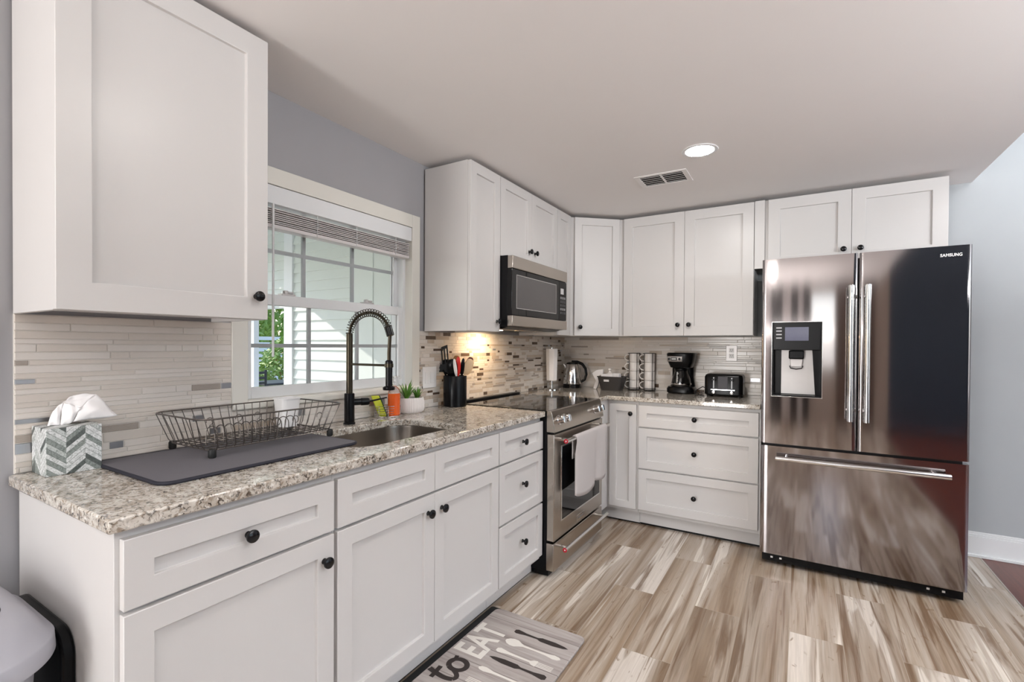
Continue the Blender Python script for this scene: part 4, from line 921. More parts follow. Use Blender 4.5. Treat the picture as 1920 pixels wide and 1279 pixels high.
    t = thing('kitchen_sponge', 'yellow-green scrubbing sponge standing in the wire caddy', 'sponge', sp)
    m = MB(); tl = 0.17
    def sp_box(a0, a1, c0, c1, z0, z1): 
        mm = MB(); F = lambda a, b, z: Vector((0, 0, 0)) + cd * (a + 0.006 - z * tl * 2.2) + cn * b + Vector((0, 0, z)); mm.fbox(F, a0, a1, c0, c1, z0, z1); return mm
    sp_box(-0.022, 0.016, -0.010, 0.010, 0.0, 0.098).build('foam', M['sponge'], t, local=True, bevel=0.004)
    sp_box(0.0162, 0.0205, -0.010, 0.010, 0.0, 0.098).build('scouring_pad', M['scour'], t, local=True, bevel=0.0015)
    # succulent planter
    pc = Vector((0.070, -2.088, CT))
    t = thing('potted_succulent', 'two green succulents in a ribbed white oval pot beside the window casing', 'plant', pc)
    pd = Vector((0.30, 0.954, 0)).normalized(); pn = Vector((pd.y, -pd.x, 0))
    def oval(a, b, z, rib=0.0):
        return [pd * (a * math.copysign(abs(math.cos(q)) ** 0.7, math.cos(q))) + pn * (b * math.copysign(abs(math.sin(q)) ** 0.7, math.sin(q))) * (1) + Vector((0, 0, z)) + (pd * math.cos(q) + pn * math.sin(q)) * rib * (math.sin(q * 44)) for q in [2 * PI * i / 180 for i in range(180)]]
    m = MB(); m.loft([oval(0.058, 0.038, 0.0), oval(0.068, 0.046, 0.010, 0.0010), oval(0.072, 0.048, 0.030, 0.0013), oval(0.070, 0.046, 0.062, 0.0013), oval(0.066, 0.043, 0.080, 0.0010), oval(0.062, 0.039, 0.0805), oval(0.061, 0.038, 0.066)], caps=True); m.build('pot', M['ceramic_m'], t, local=True, angle=70)
    m = MB(); P = oval(0.060, 0.037, 0.0665); m.add(P + [Vector((0, 0, 0.074))], [(i, (i + 1) % 180, 180) for i in range(180)]); m.build('soil', M['soil'], t, local=True)
    rr_ = random.Random(8)
    for (off, n, hmax, wid) in ((-0.026, 17, 0.105, 0.0085), (0.036, 15, 0.066, 0.0072)):
        m = MB(); c = pd * off + Vector((0, 0, 0.071))
        for i in range(n):
            q = 2 * PI * i / n * 2.4 + rr_.random() * 0.3; lean = 0.25 + 0.65 * (i / n); h = hmax * (1.0 - 0.28 * (i / n)) * rr_.uniform(0.85, 1.05)
            d = Vector((math.cos(q), math.sin(q), 0)); s = Vector((-d.y, d.x, 0)); vs = []; K = 7
            for k in range(K + 1):
                f = k / K; pos = c + d * (0.004 + lean * h * f * (0.75 + 0.35 * f)) + Vector((0, 0, h * f * (1.05 - 0.25 * lean * f))); w = wid * (1 - f) ** 0.7 * (0.75 + 0.6 * f) + 0.0002
                vs += [pos - s * w, pos - d * w * 0.35 + Vector((0, 0, -w * 0.25)), pos + s * w, pos + d * w * 0.1 + Vector((0, 0, w * 0.3))]
            fs = []
            for k in range(K):
                for e in range(4): g = (e + 1) % 4; fs.append((k * 4 + e, k * 4 + g, k * 4 + 4 + g, k * 4 + 4 + e))
            m.add(vs, fs)
        m.build('rosette', M['leaf'], t, local=True, angle=60)
    # utensil crock and utensils, each a thing of its own
    uc = Vector((0.092, -1.735, CT))
    t = thing('utensil_crock', 'tall black utensil crock on the granite beside the cooktop', 'crock', uc)
    m = MB(); m.lathe([(0.066, 0), (0.069, 0.004), (0.069, 0.176), (0.067, 0.180), (0.062, 0.180), (0.062, 0.012), (0.0005, 0.010)], (0, 0, 0), (0, 0, 1), 40, caps=False); m.add([(0.066 * math.cos(2 * PI * i / 40), 0.066 * math.sin(2 * PI * i / 40), 0) for i in range(40)], [tuple(range(40))]); m.build('crock_body', M['blackp'], t, local=True)
    rt = Vector((0.855, 0.519, 0)); vw = Vector((-0.519, 0.855, 0)); Z = Vector((0, 0, 1))
    def stick(name, label, mt, s0, f0, s1, f1, h0, h1, r=0.0055):
        """a handle from low in the crock (s0 sideways, f0 away) to the head (s1, f1)"""
        a = uc + rt * s0 + vw * f0 + Z * h0; b = uc + rt * s1 + vw * f1 + Z * h1
        t = thing(name, label, name.replace('_', ' ').split()[-1], a); mm = MB(); mm.cyl(a, b, r, 10); mm.build('handle', mt, t); return t, b, (b - a).normalized()
    t, b, d = stick('slotted_turner', 'black slotted turner leaning left in the utensil crock', M['blackp'], 0.03, 0.0, -0.072, 0.01, 0.02, 0.212)
    m = MB(); F = lambda x, z, n: b + rt * (x * 1.12) + (Z * 0.98 - rt * 0.10) * (z * 1.12) + vw * (n * 1.6 + z * 0.1)
    for x0, x1 in ((-0.034, -0.026), (-0.018, -0.011), (-0.003, 0.004), (0.012, 0.019), (0.027, 0.034)): m.add([F(x, z, n) for z in (0.022, 0.105 + (x0 + 0.034) * 0.35) for n in (-0.001, 0.001) for x in (x0, x1)], [(0, 2, 3, 1), (4, 5, 7, 6), (0, 1, 5, 4), (2, 6, 7, 3), (0, 4, 6, 2), (1, 3, 7, 5)])
    m.prism([(-0.034, 0.03), (-0.020, -0.012), (0.020, -0.012), (0.034, 0.03)], -0.0012, 0.0012, F); m.prism([(-0.034, 0.098), (0.034, 0.118), (0.034, 0.136), (-0.034, 0.110)], -0.0012, 0.0012, F); m.build('slotted_blade', M['blackp'], t)
    def bowl(name, label, mt, s0, s1, f1, h1, w, hgt, th=0.010, hm=None, tilt=0.15, r=0.0055):
        t, b, d = stick(name, label, hm or mt, s0, -0.005, s1, f1, 0.02, h1, r)
        e = d.cross(vw).normalized(); nrm = e.cross(d); rings = []
        for j in range(9):
            q = PI * j / 8; k = math.sin(q) ** 0.75; rings.append([b + d * (hgt * (1 - math.cos(q)) / 2 - 0.006) + e * (w * k * math.cos(a)) + nrm * (th * k * math.sin(a) - 0.006 * k) for a in [2 * PI * i / 16 for i in range(16)]])
        m = MB(); m.loft(rings); m.build('head', mt, t); return t
    bowl('black_ladle', 'large black ladle bowl in the middle of the utensil crock', M['blackp'], -0.01, -0.012, -0.030, 0.182, 0.036, 0.105, 0.018)
    bowl('black_serving_spoon', 'black serving spoon between turner and ladle in the utensil crock', M['blackp'], 0.0, -0.044, 0.022, 0.190, 0.026, 0.095)
    bowl('white_spatula', 'white spatula beside the red one in the utensil crock', M['ceramic'], 0.03, 0.012, -0.044, 0.185, 0.010, 0.105, 0.004, M['ceramic'])
    bowl('red_spatula', 'red silicone spatula in the utensil crock', M['redp'], 0.02, 0.022, -0.032, 0.190, 0.015, 0.110, 0.005, M['redp'])
    bowl('black_tongs', 'black kitchen tongs right of the red spatula in the crock', M['blackp'], 0.025, 0.041, -0.010, 0.185, 0.012, 0.105, 0.006)
    bowl('brown_wooden_spoon', 'brown wooden spoon at the back of the utensil crock', M['oak'], 0.01, 0.006, 0.034, 0.24, 0.022, 0.065, 0.008)
    bowl('pale_wooden_spoon', 'pale wooden spoon leaning right in the utensil crock', M['beech'], 0.0, 0.062, -0.004, 0.190, 0.029, 0.100, 0.009)
    bowl('dark_red_spatula', 'dark red spatula tip behind the pale wooden spoon', mat('maroon_silicone', (0.10, 0.012, 0.015), 0.4, vary=0.05), 0.0, 0.066, 0.028, 0.210, 0.022, 0.090, 0.005)
    # double light switch
    F = LEFT(0.0085); t = thing('light_switch', 'white double rocker switch plate on the mosaic beside the window', 'switch', (0.0085, -1.872, 1.087))
    m = MB(); m.fbox(F, -1.928, -1.812, 0, 0.006, 1.027, 1.147); m.build('wall_plate', M['white'], t, bevel=0.002)
    for u in (-1.8955, -1.8485): m = MB(); m.fbox(F, u - 0.0165, u + 0.0165, 0.006, 0.0085, 1.054, 1.120); m.build('rocker', M['white'], t, bevel=0.0015)
on_left_counter()

# ------------------------------------------------------------------ things on the back counter
def on_back_counter():
    pc = Vector((0.085, -0.425, CT))
    t = thing('paper_towel_holder', 'chrome upright holder with a thin white towel roll in the corner', 'towel holder', pc)
    m = MB(); m.lathe([(0.074, 0), (0.074, 0.006), (0.070, 0.011), (0.012, 0.015), (0.0005, 0.0155)], (0, 0, 0), (0, 0, 1), 36); m.build('base', M['steelh'], t, local=True)
    m = MB(); m.cyl((0, 0, 0.012), (0, 0, 0.345), 0.009, 14); m.build('post', M['steelh'], t, local=True)
    m = MB(); m.lathe([(0.043, 0.075), (0.0445, 0.077), (0.051, 0.333), (0.0495, 0.335), (0.018, 0.335), (0.018, 0.075)], (0, 0, 0), (0, 0, 1), 8, caps=False)
    m.build('towel_roll', M['tissue'], t, local=True, bevel=0.006, seg=3, angle=20)
    kc = Vector((0.150, -0.160, CT))
    t = thing('electric_kettle', 'stainless electric kettle with black handle in the back corner', 'kettle', kc)
    m = MB(); m.lathe([(0.080, 0), (0.080, 0.012), (0.076, 0.018), (0.076, 0.034)], (0, 0, 0), (0, 0, 1), 36); m.build('power_base', M['blackp'], t, local=True)
    m = MB(); m.lathe([(0.0775, 0.034), (0.0785, 0.038), (0.076, 0.075), (0.066, 0.14), (0.054, 0.195), (0.050, 0.202)], (0, 0, 0), (0, 0, 1), 40); m.build('kettle_body', M['steelh'], t, local=True)
    m = MB(); m.lathe([(0.050, 0.202), (0.048, 0.212), (0.030, 0.220), (0.0005, 0.222)], (0, 0, 0), (0, 0, 1), 30); m.build('lid', M['blackp'], t, local=True)
    hd = Vector((0.90, 0.43, 0)).normalized()
    m = MB(); m.tube([hd * -0.005 + Vector((0, 0, 0.225)), hd * 0.045 + Vector((0, 0, 0.222)), hd * 0.085 + Vector((0, 0, 0.205)), hd * 0.115 + Vector((0, 0, 0.165)), hd * 0.122 + Vector((0, 0, 0.115)), hd * 0.108 + Vector((0, 0, 0.070)), hd * 0.076 + Vector((0, 0, 0.048))], [0.009, 0.012, 0.013, 0.012, 0.011, 0.011, 0.010], 12); m.build('handle', M['blackp'], t, local=True)
    m = MB(); sd = Vector((-0.8, -0.6, 0)); m.tube([sd * 0.045 + Vector((0, 0, 0.165)), sd * 0.066 + Vector((0, 0, 0.192)), sd * 0.076 + Vector((0, 0, 0.203))], [0.016, 0.012, 0.008], 10); m.build('spout', M['steelh'], t, local=True)
    # folded white paper towel leaning against the bin
    m = MB(); pts = [(0.335, 0.132), (0.372, 0.158), (0.430, 0.166), (0.432, 0.118), (0.402, 0.116), (0.400, 0.070), (0.392, 0.030), (0.378, 0.0), (0.352, 0.004), (0.362, 0.044), (0.372, 0.068)]
    m.prism(pts, -0.175, -0.150, lambda a, b, c: (a, c + 0.10 * (b - 0.08), CT + b)); o = m.build('folded_napkin', M['tissue'], bevel=0.003); tag(o, 'bent white folded paper between the kettle and the charcoal bin', 'napkin')
    bc = Vector((0.514, -0.186, CT))
    t = thing('storage_bin', 'charcoal open storage bin between kettle and mug racks', 'bin', bc)
    m = MB()
    def R(g, z): return [(a, b, z) for a, b in rrect(-0.105 + g, 0.105 - g, -0.060 + g * 0.5, 0.075 - g * 0.5, 0.016, 4)]
    m.loft([R(0.026, 0.0), R(0.0, 0.104), R(-0.005, 0.106), R(-0.005, 0.112), R(0.004, 0.112), R(0.028, 0.006)]); m.build('bin_body', M['bin2'], t, local=True)
    m = MB(); m.prism([(-0.048, 0.070), (-0.005, 0.070), (-0.005, 0.087), (-0.048, 0.087)], -0.0605, -0.0575, lambda a, b, c: (a, c - (0.09 - b) * -0.12, b)); m.build('label_card', M['white'], t, local=True)
    for i, (x, y, z, w, d_, h, lab) in enumerate(((-0.035, -0.01, 0.075, 0.10, 0.05, 0.055, 'white packet lying on top of the charcoal bin, nearer the kettle'), (0.025, 0.02, 0.075, 0.08, 0.05, 0.062, 'white packet standing in the charcoal bin nearer the mug racks'))):
        m = MB(); m.box(-w / 2, w / 2, -d_ / 2, d_ / 2, 0, h); o = m.build('sachet_box', M['tissue'], bevel=0.008, seg=3, local=True); o.location = bc + Vector((x, y, z)); o.rotation_euler = (0, 0, 0.2 * (1 - 2 * i)); tag(o, lab, 'packet')
    t = thing('knobbed_lid', 'white knobbed lid sticking up out of the charcoal bin', 'lid', bc + Vector((-0.018, 0.0, 0.13)))
    m = MB(); m.lathe([(0.030, 0), (0.030, 0.006), (0.012, 0.014), (0.007, 0.026), (0.014, 0.034), (0.012, 0.046), (0.0005, 0.049)], (0, 0, 0), (0, 0, 1), 20); m.build('lid_knob', M['ceramic'], t, local=True)
    # mug racks and mugs
    first = None; rack0 = None; lv = ['bottom', 'second from the bottom', 'third from the bottom', 'top']
    for r_i, (x, y, side) in enumerate(((0.664, -0.070, 'left'), (0.787, -0.068, 'right'))):
        if rack0 is None:
            rack0 = thing('mug_rack', 'black wire rack of the left mug stack, nearer the charcoal bin', 'rack', (x, y, CT), 'mug racks')
            m = MB(); m.lathe([(0.052, 0), (0.052, 0.004), (0.047, 0.004), (0.047, 0)], (0, 0, 0.004), (0, 0, 1), 32, caps=False)
            for q in (0.5, 1.9, 3.35, 4.05, 5.45):
                p = Vector((math.cos(q), math.sin(q), 0)) * 0.049; m.tube([p + Vector((0, 0, 0.002)), p + Vector((0, 0, 0.302))], 0.0022, 6)
            m.tube([(0.049 * math.cos(2 * PI * i / 32), 0.049 * math.sin(2 * PI * i / 32), 0.302) for i in range(32)], 0.0022, 6, closed=True)
            m.tube([(0.049 * math.cos(2 * PI * i / 32), 0.049 * math.sin(2 * PI * i / 32), 0.020) for i in range(32)], 0.0022, 6, closed=True); m.build('wire_frame', M['fblack'], rack0, local=True)
        else: dup(rack0, (x, y, CT), 'black wire rack of the right mug stack, nearer the coffee maker')
        for k in range(4):
            lab = 'white mug, %s of the %s stack in the wire racks' % (lv[k], side); z = CT + 0.0085 + k * 0.0735
            if first is None:
                first = thing('mug', lab, 'mug', (x, y, z), 'white mugs in the two racks')
                m = MB(); m.lathe([(0.037, 0), (0.0405, 0.003), (0.0425, 0.012), (0.0425, 0.0725), (0.0400, 0.0725), (0.0395, 0.008), (0.0005, 0.006)], (0, 0, 0), (0, 0, 1), 32, caps=False); m.add([(0.037 * math.cos(2 * PI * i / 32), 0.037 * math.sin(2 * PI * i / 32), 0) for i in range(32)], [tuple(range(32))]); m.build('mug_body', M['ceramic'], first, local=True)
                h = Vector((-0.97, -0.22, 0)); m = MB(); m.tube([h * 0.041 + Vector((0, 0, 0.060))] + [h * (0.046 + 0.030 * math.sin(q)) + Vector((0, 0, 0.036 + 0.026 * math.cos(q))) for q in [PI * i / 10 for i in range(11)]] + [h * 0.041 + Vector((0, 0, 0.012))], 0.0042, 8); m.build('handle', M['ceramic'], first, local=True)
            else: dup(first, (x, y, z), lab)
    # coffee maker
    cc = Vector((1.050, -0.115, CT)); t = thing('coffee_maker', 'black drip coffee maker with glass carafe on the back counter', 'coffee maker', cc)
    def sup(a, b, z, y=0, e=0.55): return [(a * math.copysign(abs(math.cos(q)) ** e, math.cos(q)), y + b * math.copysign(abs(math.sin(q)) ** e, math.sin(q)), z) for q in [2 * PI * i / 40 for i in range(40)]]
    m = MB(); m.loft([sup(0.090, 0.094, 0), sup(0.102, 0.102, 0.008), sup(0.104, 0.103, 0.035), sup(0.094, 0.096, 0.052)]); m.build('base', M['blackp'], t, local=True)
    m = MB(); m.loft([sup(0.092, 0.040, 0.045, 0.052), sup(0.080, 0.036, 0.12, 0.054), sup(0.080, 0.036, 0.225, 0.054)]); m.build('water_tank', M['blackp'], t, local=True)
    m = MB(); m.loft([sup(0.078, 0.082, 0.198), sup(0.088, 0.092, 0.222), sup(0.096, 0.098, 0.240), sup(0.104, 0.103, 0.288), sup(0.106, 0.104, 0.302), sup(0.098, 0.096, 0.311)]); m.build('brew_head', M['blackp'], t, local=True)
    m = MB()
    pan = [[(x, -0.1035 - 0.0 + 0.03 * (x / 0.1) ** 4 - (z - 0.24) * 0.06, z) for x in [-0.092 + 0.115 * i / 10 for i in range(11)]] for z in (0.244, 0.264, 0.284)]
    m.loft(pan, caps=False, closed=False); o = m.build('control_panel', M['silverp'], t, local=True); s = o.modifiers.new('thick', 'SOLIDIFY'); s.thickness = 0.004; s.offset = -1
    m = MB(); m.box(-0.058, -0.016, -0.1115, -0.103, 0.252, 0.276); dsp = m.build('clock_frame', M['blackg'], t, local=True, bevel=0.002)
    m = MB(); m.box(-0.053, -0.021, -0.1122, -0.1114, 0.2575, 0.2715); m.build('clock_display', mat('grey_lcd', (0.33, 0.33, 0.32), 0.3, vary=0.03), t, local=True)
    for x in (-0.073, 0.004): m = MB(); m.lathe([(0.009, 0), (0.009, 0.006), (0.0005, 0.007)], (x, -0.104, 0.264), (0, -1, 0), 18); m.build('dial', M['blackp'], t, local=True)
    ca = MB(); ca.lathe([(0.058, 0.048), (0.070, 0.054), (0.073, 0.075), (0.066, 0.115), (0.052, 0.155), (0.048, 0.172)], (0, -0.020, 0), (0, 0, 1), 36); g = ca.build('carafe', M['carafe'], t, local=True)
    m = MB(); m.lathe([(0.0745, 0.068), (0.0755, 0.070), (0.0748, 0.078), (0.0735, 0.078)], (0, -0.020, 0), (0, 0, 1), 36, caps=False); m.build('steel_band', M['steelh'], g, local=True)
    m = MB(); m.lathe([(0.049, 0.172), (0.052, 0.178), (0.050, 0.190), (0.0005, 0.195)], (0, -0.020, 0), (0, 0, 1), 30); m.build('carafe_lid', M['blackp'], g, local=True)
    m = MB(); m.tube([(0.020, -0.072, 0.178), (0.028, -0.100, 0.172), (0.034, -0.112, 0.140), (0.032, -0.112, 0.100), (0.024, -0.098, 0.080), (0.018, -0.088, 0.082)], [0.008, 0.009, 0.010, 0.010, 0.008, 0.006], 10); m.build('carafe_handle', M['blackp'], g, local=True)
    m = MB(); r2 = random.Random(3)
    for i in range(9): z = 0.086 + i * 0.009; m.box(-0.022, -0.014 + r2.random() * 0.006, -0.098 + (z - 0.08) * 0.26, -0.0955 + (z - 0.08) * 0.26, z, z + 0.005)
    m.build('level_marks', mat('white_marks', (0.7, 0.7, 0.7), 0.5, vary=0.03), g, local=True)
    # toaster with its cord
    tc = Vector((1.366, -0.190, CT)); t = thing('toaster', 'black wide-slot toaster on the back counter beside the fridge', 'toaster', tc)
    m = MB(); m.loft([[(a, b, z) for a, b in rrect(-0.126 + g, 0.126 - g, -0.098 + g, 0.098 - g, 0.028, 6)] for g, z in ((0.010, 0.010), (0.0, 0.020), (0.0, 0.140), (0.006, 0.156), (0.016, 0.163))]); m.build('toaster_body', M['blackp'], t, local=True)
    for x in (-0.10, 0.10):
        for y in (-0.075, 0.075): m = MB(); m.cyl((x, y, 0), (x, y, 0.0105), 0.011, 12); m.build('rubber_foot', M['rubber'], t, local=True)
    m = MB()
    for x in (-0.058, 0.058):
        for y in (-0.045, 0.03): m.box(x - 0.045, x + 0.045, y - 0.013, y + 0.013, 0.1625, 0.1635)
    m.build('bread_slots', mat('slot_metal', (0.10, 0.09, 0.085), 0.4, metal=0.8, vary=0.1), t, local=True)
    m = MB(); m.box(-0.034, 0.030, -0.1005, -0.0975, 0.056, 0.146); m.build('front_plate', mat('slate_plate', (0.105, 0.105, 0.115), 0.55, spec=0.2, vary=0.04), t, local=True, bevel=0.001)
    m = MB(); m.box(-0.080, 0.075, -0.1000, -0.0975, 0.050, 0.0545); m.build('chrome_line', M['steelh'], t, local=True)
    for x in (-0.062, 0.056):
        m = MB(); m.box(x - 0.004, x + 0.004, -0.0995, -0.0975, 0.062, 0.140); sl = m.build('lever_slot', M['blackg'], t, local=True)
        m = MB(); m.box(x - 0.014, x + 0.014, -0.114, -0.0995, 0.118, 0.130); m.build('lever', M['blackp'], t, local=True, bevel=0.003)
        m = MB(); m.lathe([(0.014, 0), (0.014, 0.004), (0.011, 0.012), (0.0005, 0.013)], (x, -0.0975, 0.034), (0, -1, 0), 20); m.build('browning_dial', M['steelh'], t, local=True)
    m = MB()
    m.tube([(-0.126, 0.02, 0.05), (-0.150, -0.01, 0.062), (-0.185, -0.04, 0.040), (-0.196, -0.06, 0.006), (-0.170, -0.095, 0.004), (-0.135, -0.11, 0.016), (-0.145, -0.09, 0.030), (-0.175, -0.06, 0.014), (-0.150, -0.115, 0.004), (-0.120, -0.12, 0.004)], 0.0032, 8); m.build('power_cord', M['rubber'], t, local=True)
    # outlet
    F = BACK(-0.0085); t = thing('wall_outlet', 'metal-plated duplex outlet on the mosaic above the toaster', 'outlet', (1.388, -0.0085, 1.224))
    m = MB(); m.fbox(F, 1.350, 1.427, 0, 0.006, 1.164, 1.283); m.build('wall_plate', M['silverp'], t, bevel=0.002)
    for z in (1.204, 1.246):
        m = MB(); m.fbox(F, 1.3725, 1.4045, 0.006, 0.0085, z - 0.016, z + 0.016); s = m.build('socket', M['white'], t, bevel=0.003)
        m = MB(); m.fbox(F, 1.381, 1.3835, 0.0085, 0.0088, z - 0.002, z + 0.008); m.fbox(F, 1.3935, 1.396, 0.0085, 0.0088, z - 0.002, z + 0.008); m.fbox(F, 1.3865, 1.3905, 0.0085, 0.0088, z - 0.011, z - 0.007); m.build('slots', M['black'], s)
on_back_counter()

# ------------------------------------------------------------------ floor mat, bin
def on_floor():
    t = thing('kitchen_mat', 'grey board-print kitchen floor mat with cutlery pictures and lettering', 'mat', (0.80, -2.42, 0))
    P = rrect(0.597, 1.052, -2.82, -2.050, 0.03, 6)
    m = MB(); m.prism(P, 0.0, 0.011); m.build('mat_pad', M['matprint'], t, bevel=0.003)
    m = MB(); m.prism(rrect(0.564, 0.640, -2.815, -2.046, 0.012, 4), 0.0, 0.006); m.build('dark_edge_strip', M['rubber'], t, label='black strip showing along the cabinet side')  # thin black strip along the mat's cabinet side
    z = 0.0111
    F = lambda u, v, n: Vector((0.742 - v, -2.418 + u, z + n))
    text_mesh('lettering', 'EAT', M['print_w'], t, F, 0.192, 0.0004, spacing=1.03, bold=0.004, xs=0.655)
    # the joined-up "to"
    m = MB()
    lay = [0.0004]
    def ribbon(pts, w):
        w *= 1.3; lay[0] += 0.00006; pts = [Vector((p[0], p[1], 0)) for p in pts]; vs = []
        for i, p in enumerate(pts):
            d = (pts[min(i + 1, len(pts) - 1)] - pts[max(i - 1, 0)]).normalized(); s = Vector((-d.y, d.x, 0)); ww = w if not callable(w) else w(i / (len(pts) - 1))
            vs += [F(*(p + s * ww)[:2], lay[0]), F(*(p - s * ww)[:2], lay[0])]
        m.add(vs, [(2 * i, 2 * i + 1, 2 * i + 3, 2 * i + 2) for i in range(len(pts) - 1)])
    o_u, o_v = -0.159, 0.012
    def bez(P, n=14):
        out = []
        for i in range(n + 1):
            t_ = i / n; a, b, c, d = [Vector((q[0] + o_u, q[1] + o_v, 0)) for q in P]
            out.append(a * (1 - t_) ** 3 + b * 3 * t_ * (1 - t_) ** 2 + c * 3 * t_ * t_ * (1 - t_) + d * t_ ** 3)
        return out
    ribbon(bez([(0.018, 0.125), (0.006, 0.07), (0.0, 0.035), (0.015, 0.010)]), 0.0085)
    ribbon(bez([(0.015, 0.010), (0.03, -0.008), (0.05, 0.012), (0.062, 0.048)]), 0.0075)
    ribbon(bez([(-0.018, 0.088), (0.0, 0.088), (0.03, 0.092), (0.05, 0.094)]), 0.0075)
    c = (0.092 + o_u, 0.042 + o_v); ribbon([(c[0] + 0.032 * math.cos(q), c[1] + 0.038 * math.sin(q)) for q in [2 * PI * i / 28 + 2.4 for i in range(29)]], 0.0085)
    ribbon(bez([(0.072, 0.074), (0.09, 0.085), (0.10, 0.062), (0.135, 0.078)]), 0.0065)
    m.build('script_lettering', M['print_b'], t)
    def cut(yc, flip, kind, mt):
        mm = MB(); x0 = 0.765; L = 0.254
        G = (lambda a, b: Vector((x0 + a, yc + b, z + 0.0004))) if not flip else (lambda a, b: Vector((x0 + L - a, yc + b, z + 0.0004)))
        def sym(prof): mm.add([G(a, w * 1.35) for a, w in prof] + [G(a, -w * 1.35) for a, w in prof], [(i, i + 1, len(prof) + i + 1, len(prof) + i) for i in range(len(prof) - 1)])
        hd = [(0, 0.006), (0.012, 0.011), (0.03, 0.009), (0.055, 0.0055), (0.11, 0.004), (0.125, 0.004)]
        if kind == 'knife': sym(hd[:-1] + [(0.115, 0.005), (0.13, 0.010), (0.19, 0.0105), (0.235, 0.006), (L, 0.0005)])
        elif kind == 'spoon': sym([(0, 0.004), (0.012, 0.013), (0.03, 0.018), (0.05, 0.0175), (0.068, 0.010), (0.085, 0.0045), (0.14, 0.0035), (0.19, 0.005), (0.225, 0.010), (0.245, 0.008), (L, 0.002)])
        else:
            sym(hd + [(0.155, 0.004), (0.168, 0.011), (0.185, 0.0135)])
            for k in (-0.0115, -0.004, 0.004, 0.0115): mm.add([G(0.185, k - 0.0022), G(0.185, k + 0.0022), G(L, k + 0.0016), G(L, k - 0.0016)], [(0, 1, 2, 3)])
        mm.build('printed_' + kind, mt, t)
    cut(-2.170, False, 'knife', M['print_b']); cut(-2.247, False, 'spoon', M['print_w']); cut(-2.320, False, 'fork', M['print_w']); cut(-2.375, True, 'knife', M['print_b']); cut(-2.452, True, 'spoon', M['print_w']); cut(-2.530, True, 'fork', M['print_w'])
    # waste bin
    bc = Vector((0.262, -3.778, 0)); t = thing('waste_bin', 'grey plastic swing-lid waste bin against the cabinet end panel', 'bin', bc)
    def R(g, z): return [(a, b, z) for a, b in rrect(-0.245 + g, 0.255 - g, -0.20 + g, 0.175 - g, min(0.15 - min(g, 0.1) * 0.8, 0.185 - g), 16)]
    m = MB(); m.loft([R(0.062, 0.0), R(0.058, 0.01), R(0.030, 0.585), R(0.028, 0.605)]); m.build('bin_body', M['bin'], t, local=True)
    m = MB(); m.loft([R(0.026, 0.592), R(0.0, 0.590), R(-0.002, 0.595), R(0.0, 0.628), R(0.004, 0.634), R(0.014, 0.638), R(0.026, 0.660), R(0.046, 0.686), R(0.064, 0.697), R(0.078, 0.700), R(0.084, 0.696)]); m.build('lid_collar', M['bin'], t, local=True, angle=60)
    m = MB(); m.tube(R(0.082, 0.6975), 0.0022, 6, closed=True); m.build('lid_seam', M['rubber'], t, local=True, label='dark seam round the swing flap')
    m = MB(); m.loft([R(0.086, 0.692), R(0.086, 0.700), R(0.100, 0.706), R(0.125, 0.711), R(0.15, 0.713)]); m.build('swing_lid', M['bin'], t, local=True, angle=60, label='smooth grey swing flap')
    m = MB(); m.prism([(a, b) for a, b in rrect(-0.215, 0.150, 0.0, 0.612, 0.06, 10)], 0.1785, 0.205, lambda a, b, c: (a, c, b)); m.build('gap_shade_plate', M['blackp'], t, local=True, bevel=0.006, label='black plate in place of the shade behind the bin')  # black plate carries the shade of the gap behind the bin
on_floor()

